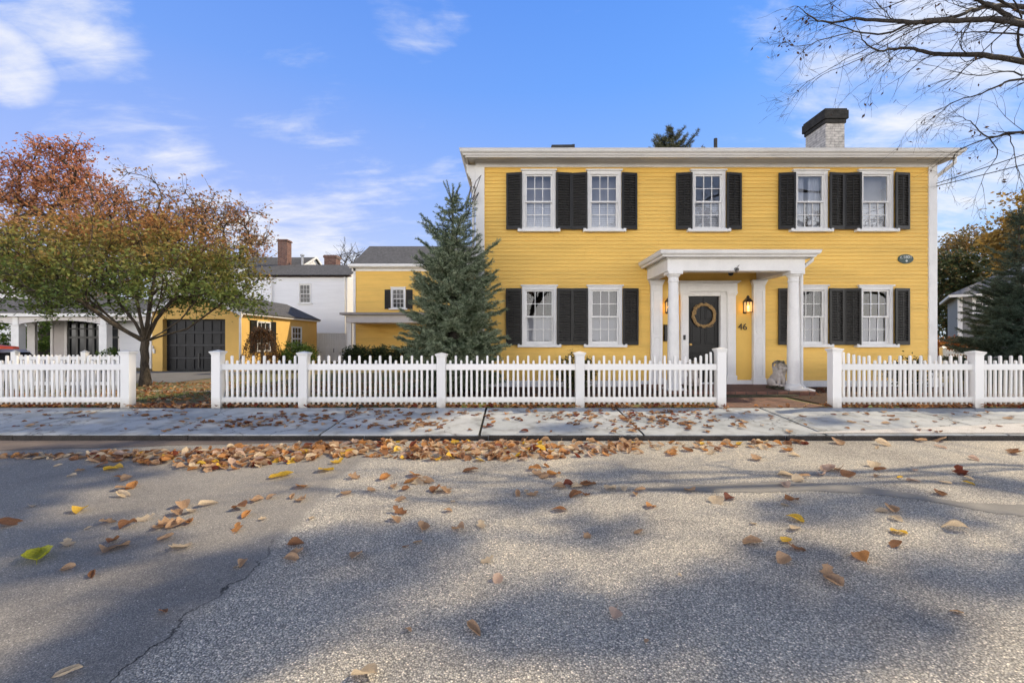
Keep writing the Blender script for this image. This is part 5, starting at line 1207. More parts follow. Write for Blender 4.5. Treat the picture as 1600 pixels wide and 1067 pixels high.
def tree(name, label, base, fork, targets, leafm, nleaf, lsize, spread, r_tip, expo, rmax, rs, barkm='bark', twigs=3, twl=.35, lean=(0, 0), seg=.4, cat='tree', group=None, aspect=.55, trunk_pts=None, limbs=(), up=.35, flare=1.35, vert_pen=.3, droop=.0, leaf_frac=1.0):
    g = np.random.default_rng(rs); base = np.array(base, float)
    t = thing(name, label, cat, tuple(base), group); sk = Skel(); k = sk.add(base + [0, 0, -.08], -1)
    if trunk_pts is None: trunk_pts = [base + np.array([lean[0] * q, lean[1] * q, fork * q]) + g.normal(size=3) * [.03, .03, 0] * fork * .15 for q in np.linspace(.15, 1, 6)]
    for p in trunk_pts: k = sk.add(p, k)
    start = len(sk.p) - 1
    for lp in limbs:
        kk = start
        for q in lp: kk = sk.add(q, kk)
    c = np.array(trunk_pts[-1]); tg = np.array(targets); tg = tg[np.argsort(np.linalg.norm(tg - c, axis=1))]
    ends = sk.grow(tg, start, g, seg, upk=.35, vert_pen=vert_pen)
    tipP, tipD = [], []
    for e in ends:
        for _ in range(twigs):
            d = sk.d[e] + g.normal(size=3) * .7; d /= np.linalg.norm(d); L_ = twl * g.uniform(.5, 1.3); m1 = sk.add(sk.p[e] + d * L_ * .5 + g.normal(size=3) * .03, e); d2 = d + g.normal(size=3) * .3 + np.array([0, 0, .1 - droop]); m2 = sk.add(sk.p[m1] + d2 / np.linalg.norm(d2) * L_ * .5, m1); tipP += [sk.p[m1], sk.p[m2]]
    r = sk.radii(r_tip, expo, rmax)
    r[:2] *= flare; r[2] *= 1 + (flare - 1) * .3
    V, Fc = sk.mesh(r, 7); np_obj('trunk', V, Fc, M[barkm], t, smooth=True)
    if nleaf:
        C = sk.p; E = np.array([sk.p[e] for e in ends]); 
        if leaf_frac < 1: E = E[g.random(len(E)) < leaf_frac]
        P = np.repeat(E, nleaf, 0) + g.normal(size=(len(E) * nleaf, 3)) * np.array(spread)
        if twigs: 
            T_ = np.array(tipP); T2 = np.repeat(T_, max(1, nleaf // 12), 0); P = np.concatenate([P, T2 + g.normal(size=T2.shape) * .08])
        V, Fc = leaves_mb(P, lsize, rs + 1, up, aspect, droop=droop); np_obj('crown', V, Fc, leafm, t)
    return t
g = np.random.default_rng(5)
G_OLIVE = leaf_mat('olive_autumn_leaves', [(0, (.075, .12, .035)), (.28, (.155, .20, .05)), (.48, (.25, .22, .06)), (.66, (.36, .21, .065)), (.85, (.42, .18, .07)), (1, (.42, .19, .08))], 2.1, 4.7, .66, ns_=1.3, nw=.7)
G_RED = leaf_mat('rust_red_leaves', [(0, (.32, .25, .14)), (.35, (.44, .26, .125)), (.62, (.48, .22, .105)), (1, (.44, .14, .085))], 4, 12.5, .62)
G_RUST = leaf_mat('rusty_sparse_leaves', [(0, (.26, .20, .10)), (.5, (.38, .22, .11)), (1, (.40, .17, .09))])
G_DARK = leaf_mat('dark_green_leaves', [(0, (.04, .06, .028)), (.5, (.075, .10, .04)), (.8, (.13, .12, .045)), (1, (.20, .13, .05))])
G_OLB = leaf_mat('olive_brown_leaves', [(0, (.10, .10, .04)), (.5, (.21, .15, .055)), (1, (.36, .20, .06))])
G_GOLD = leaf_mat('golden_leaves', [(0, (.22, .16, .045)), (.5, (.36, .23, .06)), (1, (.48, .29, .07))])
G_HEDGE = leaf_mat('hedge_leaves', [(0, (.010, .018, .008)), (.5, (.02, .034, .012)), (1, (.045, .065, .02))])
G_BOX = leaf_mat('bright_shrub_leaves', [(0, (.03, .06, .012)), (.6, (.07, .12, .02)), (1, (.12, .18, .03))])
G_WEEP = leaf_mat('weeping_brown_leaves', [(0, (.07, .04, .02)), (.5, (.13, .06, .028)), (1, (.22, .11, .04))])
G_FIRE = leaf_mat('orange_hedge_leaves', [(0, (.20, .05, .025)), (.5, (.36, .13, .03)), (1, (.5, .24, .04))])
# the lawn tree on the left: low forking trunk, wide layered crown
tb = np.array([xat(226, 12.3), 12.3, gz(-9.9, 12.3)]); cen = np.array([xat(200, 12.3), 12.3, 2.55])
T = crown_pts(420, cen, (3.4, 2.7, 2.25), g, .55, -.3)
rr_ = np.hypot(T[:, 0] - tb[0], (T[:, 1] - tb[1]) * 1.2)
T = T[T[:, 2] > 2.75 - .24 * np.minimum(rr_, 3.2)][:330]
lt = lambda dy, *ps: [np.array(at(px, py, 12.3 + dy * i / 3)) for i, (px, py) in enumerate(ps, 1)]
LIMBS = [lt(-.8, (205, 522), (172, 503), (140, 480), (108, 460)), lt(.5, (200, 520), (165, 490), (130, 462), (80, 440)), lt(.9, (212, 505), (190, 478), (172, 448), (165, 415)), lt(-.5, (220, 500), (213, 465), (213, 425), (205, 385)),
         lt(.3, (231, 500), (236, 462), (243, 425), (252, 385)), lt(-.9, (252, 520), (282, 500), (305, 472), (322, 445)), lt(.7, (255, 524), (292, 514), (328, 488), (362, 462)), lt(1.2, (244, 500), (268, 470), (290, 440), (300, 405)), lt(-1.2, (238, 500), (250, 470), (255, 440), (280, 400))]
tree('lawn_tree', 'low spreading tree turning from green to rust on the left lawn', tb, 1.2, T, G_OLIVE, 52, .098, (.21, .21, .09), .0045, .43, .115, 21, twigs=4, twl=.42, seg=.35, limbs=LIMBS, flare=1.5)
# tall rust red tree beyond the carport
T = crown_pts(170, (xat(60, 30), 31, 7.6), (6.4, 5, 5.4), g, .5, -.6)
T = np.concatenate([T, crown_pts(40, (xat(150, 30), 30, 9.6), (2.4, 2, 2.9), g, .5, -1), crown_pts(36, (xat(75, 30), 30, 12.0), (2.2, 2, 2.4), g, .5, -1), crown_pts(20, (xat(10, 30), 30, 12.0), (1.6, 2, 2.2), g, .5, -1), crown_pts(12, (xat(118, 30), 30, 13.2), (.9, 1, 1.3), g, .3, -1)])
tree('maple_tree', 'tall rust red tree rising behind the lawn tree at far left', (xat(70, 31), 31, 0), 3.2, T, G_RED, 46, .19, (.55, .55, .22), .012, .47, .35, 22, twigs=4, twl=.8, seg=.8)
for (px, Y, top, hw, n, rs_, lab) in ((300, 34, 300, 3.6, 90, 31, 'thin rusty tree with bare twigs behind the garage'), (375, 36, 318, 2.6, 60, 32, 'sparse nearly bare tree just left of the white house'), (210, 33, 262, 3.0, 70, 33, 'rust brown tree between red tree and thin bare trees')):
    zt = zat(top, Y); zc = (zt + 4.5) / 2
    T = crown_pts(n, (xat(px, Y), Y, zc), (hw, hw * .8, (zt - 4.5) / 2), g, .4, -.9)
    tree('autumn_tree', lab, (xat(px, Y), Y, 0), 3, T, G_RUST, 26, .22, (.5, .5, .35), .010, .46, .22, rs_, twigs=7, twl=1.2, seg=.8)
T = crown_pts(26, (xat(548, 40), 40, 8.3), (1.6, 1.2, 1.5), g, .3, -.9); tree('bare_tree', 'small leafless tree far behind the white house roof', (xat(548, 40), 40, 0), 5, T, None, 0, .2, (1, 1, 1), .01, .46, .15, 34, twigs=6, twl=1.0, seg=.6)
# right background
for (px, Y, top, hw, hd, n, m_, nl, rs_, lab) in ((1482, 38, 400, 3.4, 3, 110, G_DARK, 110, 41, 'dark green tree close behind the right house corner'), (1545, 42, 345, 4.4, 3.5, 120, G_OLB, 80, 42, 'olive brown tree behind the grey house roof'), (1618, 34, 345, 4.0, 3, 90, G_DARK, 90, 43, 'dark tree behind the dark spruce at the right edge'), (1640, 26, 285, 2.3, 2, 70, G_GOLD, 110, 44, 'golden yellow tree at the far right edge')):
    zt = zat(top, Y); z0 = 1.0 if m_ is G_DARK else 4; zc = (zt + z0) / 2
    T = crown_pts(n, (xat(px, Y), Y, zc), (hw, hd, (zt - z0) / 2), g, .5, -.95)
    tree('background_tree', lab, (xat(px, Y), Y, 0), 2.2, T, m_, nl, .26, (.5, .5, .32), .014, .46, .25, rs_, twigs=2, twl=.7, seg=.8)
# hedge shapes
def shrub(name, label, c, r, m_, n, size, rs, cat='shrub', group=None, box=False, base=0, barkm='bark', clumps=60):
    g = np.random.default_rng(rs); t = thing(name, label, cat, (c[0], c[1], base), group)
    if box: T = np.array(c) + g.uniform(-1, 1, (clumps, 3)) * np.array(r)
    else: T = crown_pts(clumps, c, r, g, .55, -1)
    P = np.repeat(T, n // clumps, 0) + g.normal(size=(n // clumps * clumps, 3)) * np.array(r).min() * .16
    P = P[P[:, 2] > base + .02]
    V, Fc = leaves_mb(P, size, rs + 1, .35, .55); np_obj('foliage', V, Fc, m_, t)
    mb = MB()
    for k in range(14):
        q = T[k]; mb.tube([(c[0] + (q[0] - c[0]) * .3, c[1] + (q[1] - c[1]) * .3, base - .02), tuple((np.array([c[0], c[1], base]) + q) / 2), tuple(q)], [.02, .013, .005], 5)
    obj('stem', mb, M[barkm], t); return t
for k, (p0, p1, Y, lab) in enumerate(((540, 578, 20.2, 'left end of the clipped dark hedge before the yellow wing'), (578, 612, 20.0, 'middle clipped dark hedge mound before the yellow wing'), (608, 660, 19.8, 'clipped dark hedge mound reaching behind the blue spruce'))):
    a, b = xat(p0, Y), xat(p1, Y); shrub('hedge', lab, ((a + b) / 2, Y, .52), ((b - a) / 2 + .05, .5, .48), G_HEDGE, 4200, .085, 60 + k, 'hedge', 'dark hedge before the wing', clumps=90)
shrub('round_shrub', 'rounded bright green shrub beside the garage window', (xat(466, 17.6), 17.6, .62), (.72, .6, .55), G_BOX, 5200, .07, 65, clumps=110)
shrub('low_shrub', 'thin brownish shrub between weeping tree and green shrub', (xat(432, 17.4), 17.4, .5), (.45, .4, .45), G_WEEP, 1400, .07, 66)
shrub('hedge', 'orange autumn hedge behind the white railing at right', (xat(1478, 19), 19, .7), (1.2, .7, .62), G_FIRE, 6000, .11, 67, 'hedge', clumps=100)
shrub('hedge', 'tall green hedge seen through the carport arches', (xat(20, 27), 27.6, 1.3), (5.2, .5, 1.2), G_BOX, 9000, .16, 68, 'hedge', clumps=220, box=True)
shrub('foundation_shrub', 'green shrub under the two left ground floor windows', (fx(893), 9.95, .5), (.42, .3, .42), G_DARK, 3200, .055, 69, base=.13, clumps=70)
shrub('foundation_shrub', 'low leafy shrub behind the right fence under the windows', (fx(1362), 9.6, .52), (.45, .3, .36), G_HEDGE, 2200, .055, 70, base=.13)
shrub('rose_shrub', 'flowering shrub by the carport post behind the fence', (xat(175, 18.5), 18.5, .5), (.5, .4, .6), G_BOX, 1200, .08, 71)
# weeping tree by the garage
wp = thing('weeping_tree', 'small brown weeping tree in front of the garage side wall', 'tree', (xat(409, 17.2), 17.2, 0)); wb = np.array([xat(409, 17.2), 17.2, 0.]); gg = np.random.default_rng(8)
mb = MB(); mb.tube([wb, wb + [.03, 0, .8], wb + [-.02, 0, 1.45]], [.06, .05, .04], 8); pts_l = []
for k in range(60):
    a = gg.uniform(0, 2 * math.pi); q = gg.uniform(.35, .9); top = wb + [0, 0, 1.35 + gg.uniform(0, .2)]; hz_ = gg.uniform(.25, .5)
    pl_ = [top + np.array([q * math.cos(a) * s, q * math.sin(a) * s * .8, hz_ * 4 * s * (1 - s) * .6 - (s ** 2.2) * (1.05 + gg.uniform(0, .25))]) for s in np.linspace(0, 1, 9)]
    mb.tube(pl_, [.014 - .011 * s for s in np.linspace(0, 1, 9)], 4); pts_l += [p + gg.normal(size=3) * .05 for p in pl_[2:] for _ in range(6)]
obj('trunk', mb, M['bark'], wp); V, Fc = leaves_mb(np.array(pts_l), .085, 9, .1, .45, droop=.6); np_obj('crown', V, Fc, G_WEEP, wp)

# ---- spruces
def spruce_mat(name, dark, mid, tip):
    return leaf_mat(name, [(0, dark), (.5, mid), (.85, tip), (1, tip)], trans=.05, rough=.55, ns_=7, nw=1.5)
def spruce(name, label, base, h, rad, rs, m_, tiers=26, leader=.12, needle=.045, per=34, dens=1.0, z_lo=.25, top_sparse=True, shape=.85):
    g = np.random.default_rng(rs); base = np.array(base, float); t = thing(name, label, 'tree', tuple(base)); mb = MB()
    mb.tube([base + [0, 0, -.05], base + [0, 0, h * .5], base + [0, 0, h]], [.035 * h ** .8, .02 * h ** .7, .006], 8)
    A, D = [], []
    z = z_lo; k = 0
    while z < h * (1 - leader * .4):
        f = (z - z_lo) / (h - z_lo); R_ = rad * 1.15 * (1 - f) ** .60 * min(1, .8 + f) if shape < .9 else rad * (1 - f) ** shape
        if z > h * (1 - leader): R_ = .16
        nb = 9 if shape == .95 else int((10 if f < .6 else 6 if f < .8 else 4) * dens) + (1 if f < .5 else 0)
        a0 = g.uniform(0, 6.28)
        for b in range(nb):
            a = a0 + 6.283 * b / nb + g.normal() * .22; L_ = R_ * g.uniform(.68, 1.12); rise = (.12 + .55 * f) * L_
            if f > .58 and g.random() < .3: L_ *= 1.22; rise *= 1.6
            dirx = np.array([math.cos(a), math.sin(a), 0]); n = 7; P = []; zj = g.normal() * .055 * (1 if f < .8 else .4)
            for i in range(n + 1):
                s = i / n; P.append(base + [0, 0, z + zj] + dirx * L_ * s + np.array([0, 0, rise * s * s * (.9 if f > .4 else .7) - .22 * L_ * s * (1 - f) * (1 - s * .55)]) + g.normal(size=3) * .012)
            mb.tube(P, [max(.003, (.012 + .004 * h) * (1 - i / n) * (.4 + .6 * (1 - f))) + .002 for i in range(n + 1)], 4)
            side = np.array([-dirx[1], dirx[0], 0])
            m = max(5, int(L_ / .055 * dens))
            for i in range(m):        # side twigs
                s = .12 + .88 * i / m; j = min(n - 1, int(s * n)); p = P[j] + (P[j + 1] - P[j]) * (s * n - j); fw = P[j + 1] - P[j]; fw = fw / np.linalg.norm(fw)
                for sg in (-1, 1):
                    tl = (.06 + .34 * L_ * (1 - s) ** .8 * .75 + .06) * g.uniform(.7, 1.2); d = fw * .75 + side * sg * .75 + np.array([0, 0, g.normal() * .16 - .05]); d /= np.linalg.norm(d)
                    q = max(2, int(tl / .05))
                    for w_ in range(q): A.append(p + d * tl * (w_ + .3) / q); D.append(d)
            for i in range(int(L_ / .04)): 
                s = i * .04 / L_; j = min(n - 1, int(s * n)); A.append(P[j] + (P[j + 1] - P[j]) * (s * n - j)); D.append((P[j + 1] - P[j]) / np.linalg.norm(P[j + 1] - P[j]))
        z += (h / tiers) * g.uniform(.75, 1.2) * (1.0 if f < .6 else 1.5)
    if shape != .95:
        for k in range(5):       # bare upright shoots at the very top
            a = 6.28 * k / 5 + g.uniform(0, .6); p0 = base + [0, 0, h * (1 - leader * g.uniform(.55, .95))]; L_ = g.uniform(.22, .42)
            pp = [p0 + np.array([math.cos(a) * q ** .7 * L_ * .55, math.sin(a) * q ** .7 * L_ * .55, L_ * q]) for q in (0, .35, .7, 1)]; mb.tube(pp, [.008, .007, .005, .003], 5)
            for q in np.linspace(.1, 1, 9): A.append(pp[0] + (pp[3] - pp[0]) * q); D.append((pp[3] - pp[0]) / np.linalg.norm(pp[3] - pp[0]))
    for s in np.linspace(h * (1 - leader), h, 14): A.append(base + [0, 0, s]); D.append(np.array([0, 0, 1.]))
    A, D = np.array(A), np.array(D); n = len(A); rep = per
    P = np.repeat(A, rep, 0); DD = np.repeat(D, rep, 0); P = P + DD * g.uniform(-.025, .03, len(P))[:, None]
    rv = g.normal(size=P.shape); rv -= DD * (rv * DD).sum(1)[:, None]; rv /= np.linalg.norm(rv, axis=1)[:, None]; rv[:, 2] += .15
    nd = DD * .65 + rv * .8; nd /= np.linalg.norm(nd, axis=1)[:, None]; sd_ = np.cross(nd, g.normal(size=P.shape)); sd_ /= np.linalg.norm(sd_, axis=1)[:, None]
    Lz = needle * g.uniform(.7, 1.25, len(P))[:, None]; W = needle * .085
    V = np.stack([P - sd_ * W, P + sd_ * W, P + nd * Lz], 1).reshape(-1, 3); Fc = np.arange(len(V)).reshape(-1, 3)
    obj('trunk', mb, M['barkg'], t); o = np_obj('needles', V, Fc, m_, t); return len(P)
SP1 = spruce_mat('blue_spruce_needles', (.052, .082, .042), (.15, .20, .118), (.36, .40, .27))
SP2 = spruce_mat('dark_spruce_needles', (.018, .036, .026), (.042, .070, .052), (.11, .155, .12))
sb = (xat(707, 9.45), 9.5, .12); hs = zat(290, 9.5) - .12
n_a = spruce('spruce_tree', 'blue green spruce behind the fence at the left house corner', sb, hs, 1.14, 51, SP1, tiers=31, needle=.048, per=18, dens=1.15, leader=.11)
n_b = spruce('spruce_tree', 'dark spruce in front of the grey house at the right edge', (xat(1592, 10.8), 10.8, .1), zat(325, 10.8) - .1, 1.62, 52, SP2, tiers=27, needle=.045, per=18, leader=.10, shape=.98)
n_c = spruce('spruce_tree', 'distant evergreen top showing above the yellow house roof', (xat(1047, 36), 36, 0), zat(196, 36), 6.5, 53, leaf_mat('far_spruce', [(0, (.04, .05, .03)), (1, (.15, .15, .08))], trans=.1), tiers=38, needle=.22, per=2, dens=.7, z_lo=9, leader=.03, shape=.95)
print('needles', n_a, n_b, n_c)

# ---- bare street tree reaching in from the right
BT = 6.2
limbs = [
 ([(1960, 40), (1780, 28), (1600, 10), (1545, 11), (1517, 18), (1489, 27), (1433, 34), (1385, 52), (1337, 49), (1304, 39)], .052, .006),
 ([(1960, 70), (1780, 62), (1600, 39), (1573, 32), (1512, 31), (1441, 35), (1377, 32), (1337, 30), (1300, 35), (1272, 30), (1256, 18)], .060, .005),
 ([(1960, 150), (1780, 125), (1600, 98), (1540, 87), (1489, 86), (1450, 82), (1422, 75), (1394, 76), (1371, 80), (1354, 70), (1346, 56)], .055, .005),
 ([(1960, 180), (1780, 140), (1600, 125), (1560, 135), (1526, 149), (1489, 160), (1472, 174)], .026, .004),
 ([(1960, 260), (1780, 220), (1600, 207), (1574, 209), (1543, 214), (1520, 194), (1500, 182)], .032, .003),
 ([(1600, 207), (1554, 214), (1503, 233), (1490, 245)], .014, .003),
 ([(1700, 60), (1600, 37), (1568, 20), (1530, 2), (1480, -20)], .05, .012),
 ([(1600, 95), (1590, 60), (1595, 28), (1580, -10)], .02, .006),
 ([(1337, 49), (1290, 62), (1247, 73), (1228, 66)], .008, .003),
 ([(1433, 34), (1385, 60), (1332, 88), (1290, 112), (1262, 127)], .009, .002),
 ([(1460, 32), (1400, 62), (1345, 92), (1285, 118), (1252, 150)], .009, .002),
 ([(1489, 27), (1440, 52), (1400, 85), (1370, 112), (1335, 140)], .009, .002),
 ([(1545, 11), (1510, 45), (1480, 90), (1458, 110)], .009, .002),
 ([(1543, 214), (1560, 240), (1540, 270), (1528, 298)], .009, .002),
 ([(1574, 209), (1585, 240), (1590, 270), (1600, 290)], .007, .002),
 ([(1600, 118), (1575, 112), (1530, 118), (1490, 112), (1462, 104)], .012, .002),
 ([(1600, 22), (1540, -6), (1460, -14), (1400, 6), (1340, 22)], .02, .003),
 ([(1460, -14), (1400, -30), (1330, -10), (1290, 8)], .015, .003),
 ([(1600, 56), (1540, 50), (1500, 52), (1490, 45)], .014, .003),
]
gg = np.random.default_rng(77); mb = MB(); tips = []
def bt3(p, dy): v = at(p[0], p[1], BT + dy); return np.array(v)
trunk_top = np.array([9.6, 4.2, 4.2])
def shoot(p, d, L_, r, depth):
    n = 5; P = [p]; dd = d / np.linalg.norm(d)
    for i in range(n):
        dd = dd + gg.normal(size=3) * .13 + np.array([0, 0, -.035]); dd /= np.linalg.norm(dd); P.append(P[-1] + dd * L_ / n)
    mb.tube(P, [max(.0012, r * (1 - .8 * i / n)) for i in range(n + 1)], 4 if r < .006 else 5, caps=False)
    if depth > 0:
        for _ in range(gg.integers(2, 5)):
            j = gg.integers(1, n); s = gg.normal(size=3); q = dd * 1.0 + s * .5; shoot(P[j], q, L_ * gg.uniform(.35, .65), r * .55, depth - 1)
    else: tips.append(P[-1])
for k, (pl_, r0, r1) in enumerate(limbs):
    dy0 = gg.uniform(-.5, .5) if k not in (5, 8, 9, 10, 11, 12, 13) else 0
    raw = [bt3(p, dy0 + .25 * math.sin(i * .9 + k)) for i, p in enumerate(pl_)]; P = []
    if pl_[0][0] > 1900: raw = [trunk_top + np.array([0, 0, .1 * k])] + raw
    for i in range(len(raw) - 1):
        p0 = raw[max(0, i - 1)]; p1, p2 = raw[i], raw[i + 1]; p3 = raw[min(len(raw) - 1, i + 2)]
        for s in np.linspace(0, 1, 5)[:-1]: P.append(.5 * ((2 * p1) + (-p0 + p2) * s + (2 * p0 - 5 * p1 + 4 * p2 - p3) * s ** 2 + (-p0 + 3 * p1 - 3 * p2 + p3) * s ** 3) + gg.normal(size=3) * .006)
    P.append(raw[-1]); n = len(P)
    rr_ = [r0 + (r1 - r0) * (i / (n - 1)) ** .75 for i in range(n)]
    if pl_[0][0] > 1900: rr_ = [r * 1.0 for r in rr_]
    mb.tube(P, rr_, 7)
    for i in range(2, n, 1 if r0 < .03 else 1):
        if P[i][0] / P[i][1] > 1.35: continue
        if k >= 10 and k <= 14 and gg.random() < .65: continue
        d = P[i] - P[i - 1]; d /= np.linalg.norm(d)
        if gg.random() < .62:
            q = d * 1.0 + gg.normal(size=3) * .42 + np.array([-.15, 0, -.12]); shoot(P[i], q, gg.uniform(.28, .75), max(.0032, rr_[i] * .28), 2 if gg.random() < .45 else 1)
    shoot(P[-1], P[-1] - P[-2], .4, r1, 2)
bt = thing('street_tree', 'mostly bare street tree whose branches reach in from top right', 'tree', (9.6, 4.2, 0))
mb2 = MB(); mb.tube([(9.75, 4.1, -.1), (9.72, 4.15, .4), (9.65, 4.18, 2), (9.6, 4.2, 4.3), (9.7, 4.1, 6), (9.9, 4.3, 8), (10.3, 4.6, 10)], [.42, .30, .25, .22, .16, .1, .04], 14)
obj('trunk', mb, M['barkg'], bt, smooth=True)
TP = np.array(tips); TP = TP[gg.random(len(TP)) < .16]; cl_pts = [bt3((1226 + gg.normal() * 9, 64 + gg.normal() * 6), 0) for _ in range(26)] + [bt3((1258 + gg.normal() * 7, 28 + gg.normal() * 10), 0) for _ in range(22)] + [bt3((1247 + gg.normal() * 5, 82 + gg.normal() * 4), 0) for _ in range(8)]
V, Fc = leaves_mb(np.concatenate([TP, np.array(cl_pts)]), .05, 78, 0, .5, droop=.6); np_obj('crown', V, Fc, leaf_mat('clinging_dead_leaves', [(0, (.05, .03, .02)), (1, (.10, .055, .03))]), bt)

# ---- tall tree out of frame on the right whose crown dapples the road
shade = [(40, 735, 60), (130, 733, 45), (210, 740, 30), (20, 790, 60), (90, 830, 45), (-60, 790, 70), (30, 890, 45), (250, 925, 42), (330, 950, 50), (410, 885, 34), (240, 1000, 50), (380, 1000, 50), (160, 1050, 40), (320, 1050, 46), (450, 945, 30), (470, 860, 22),
         (580, 850, 24), (690, 838, 25), (640, 895, 18), (860, 965, 46), (960, 980, 52), (1060, 950, 36), (1110, 1000, 44), (1190, 920, 32), (1212, 872, 20), (1290, 965, 50), (1400, 950, 44), (1500, 925, 44), (1600, 905, 44), (1690, 890, 50), (770, 975, 32), (1220, 1020, 34),
         (1300, 778, 20), (1390, 772, 18), (1240, 795, 14), (960, 738, 10), (830, 778, 15), (1560, 757, 18), (1480, 802, 12), (930, 830, 9),
         (1150, 655, 7), (1290, 660, 10), (1480, 650, 6), (880, 668, 6), (-60, 660, 40), (40, 660, 26), (130, 655, 26), (210, 660, 22), (290, 656, 20), (370, 662, 20), (450, 656, 20), (530, 660, 20), (610, 655, 17), (670, 652, 12), (60, 702, 16), (180, 698, 14)]
shade += [(x_ + 7 * (k_ % 2), y_, 21) for k_, y_ in enumerate((643, 655, 669)) for x_ in range(-80, 660 - 20 * k_, 34)] + [(x_, y_, 30) for y_ in (716, 742, 770) for x_ in range(-40, 150 + (716 - y_), 46)] + [(20, 850, 40), (90, 868, 34), (-10, 815, 40)]
shp = []; S_ = np.array(S)
for (px, py, rp) in shade:
    p = np.array(road(px, py, ZR if py > 688 else .03)); Y0 = p[1]; rw = rp * Y0 / F; t = 14.0
    while True:
        q = p + S_ * t
        if q[0] / q[1] > 1.22 + 1.0 / q[1] or (q[2] - CAM_Z) / q[1] > .80 + 1.1 / q[1]: break
        t += .4
    q = p + S_ * (t + rnd.uniform(0, 1.5)); shp.append((q, rw))
C = []; spr = []
for q, rw in shp:
    k = max(1, int((rw / .17) ** 2 * .9))
    for _ in range(min(k, 11)): C.append(q + gg.normal(size=3) * rw * .40); spr.append(rw)
C = np.array(C)
tree('shade_tree', 'tall street tree standing outside the photo that shades the road', (21, 8.5, 0), 5.5, C, leaf_mat('shade_leaves', [(0, (.06, .07, .02)), (1, (.2, .09, .03))]), 130, .14, (.15, .15, .12), .0022, .46, .30, 79, twigs=0, twl=.3, seg=.9, vert_pen=0)
# trees across the road behind the viewer, mirrored in the window panes
for k, (x, y, h, lab) in enumerate(((13.5, -11, 11, 'bare tree across the road mirrored in the right upper windows'), (1.5, -14, 9, 'leafy tree across the road mirrored in the left windows'), (21, -13, 11, 'third tree across the road mirrored in the right end windows'), (28, -12.5, 11, 'fourth tree across the road mirrored in the last window'))):
    T = crown_pts(70, (x, y, h * .68), (4, 3.2, h * .34), g, .35, -.8); tree('street_tree', lab, (x, y, -.05), h * .35, T, G_RUST, 30 if k == 1 else 34 if k > 1 else 16, .2, (.45, .45, .3), .011, .47, .28, 90 + k, twigs=6, twl=1.1, seg=.7, barkm='barkg')

# ------------------------------------------------------------------ fallen leaves
def leaf_grid(rs, nu=7, nv=3, kind='oval', curl=1.0):
    """a dry leaf about 1 unit long along x"""
    rr = random.Random(rs); vs = []; fs = []; cl = rr.uniform(-.7, 1.3) * curl; cc = rr.uniform(.2, 1.6) * curl; tw = rr.uniform(-.6, .6) * curl; wv = rr.uniform(0, 6)
    W = rr.uniform(.30, .46)
    for i in range(nu + 1):
        t = i / nu
        w_ = W * (math.sin(math.pi * t ** .8) ** .8 if 0 < t < 1 else .02)
        if kind == 'maple': w_ = W * (.25 + 1.1 * abs(math.sin(math.pi * t * 2.5 + .4))) * (math.sin(math.pi * t) ** .5 if 0 < t < 1 else .03)
        w_ *= 1 + rr.uniform(-.08, .08)
        for j in range(-nv, nv + 1):
            s = j / nv; jag = (1 + rr.uniform(-.14, .14)) if abs(j) == nv else 1
            x = t - .5; y = s * w_ * jag
            a = cc * s; rad = w_ / max(.15, abs(cc)); yy = rad * math.sin(a) if abs(cc) > .15 else y; zz = rad * (1 - math.cos(a)) if abs(cc) > .15 else 0
            zz += cl * .28 * x * x * 2 + .02 * math.sin(9 * x + wv + 3 * s) + tw * x * yy
            vs.append((x, yy, zz))
    m = 2 * nv + 1
    for i in range(nu):
        for j in range(m - 1): fs.append((i * m + j, i * m + j + 1, (i + 1) * m + j + 1, (i + 1) * m + j))
    zmin = min(v[2] for v in vs); vs = [(x, y, z - zmin) for x, y, z in vs]
    # stalk
    o = len(vs); z0 = vs[nv][2]; L_ = rr.uniform(.15, .5); w2 = .012; vs += [(-.5, -w2, z0), (-.5, w2, z0), (-.5 - L_, w2 * .6, max(0, z0 - .03)), (-.5 - L_, -w2 * .6, max(0, z0 - .03))]; fs.append((o, o + 1, o + 2, o + 3))
    return vs, fs
LM = {}
def leaf_mesh(c, k):
    if (c, k) not in LM:
        vs, fs = leaf_grid(100 + k * 7, kind='maple' if k % 5 == 4 else 'oval'); me = bpy.data.meshes.new('fallen_leaf'); me.from_pydata(vs, [], fs); me.materials.append(LEAF[c]); me.polygons.foreach_set('use_smooth', [True] * len(fs)); LM[(c, k)] = me
    return LM[(c, k)]
NAMES = dict(tan='tan', brown='brown', cream='cream', yellow='yellow', orange='orange brown', red='red brown', pink='pale pinkish', green='yellow green')
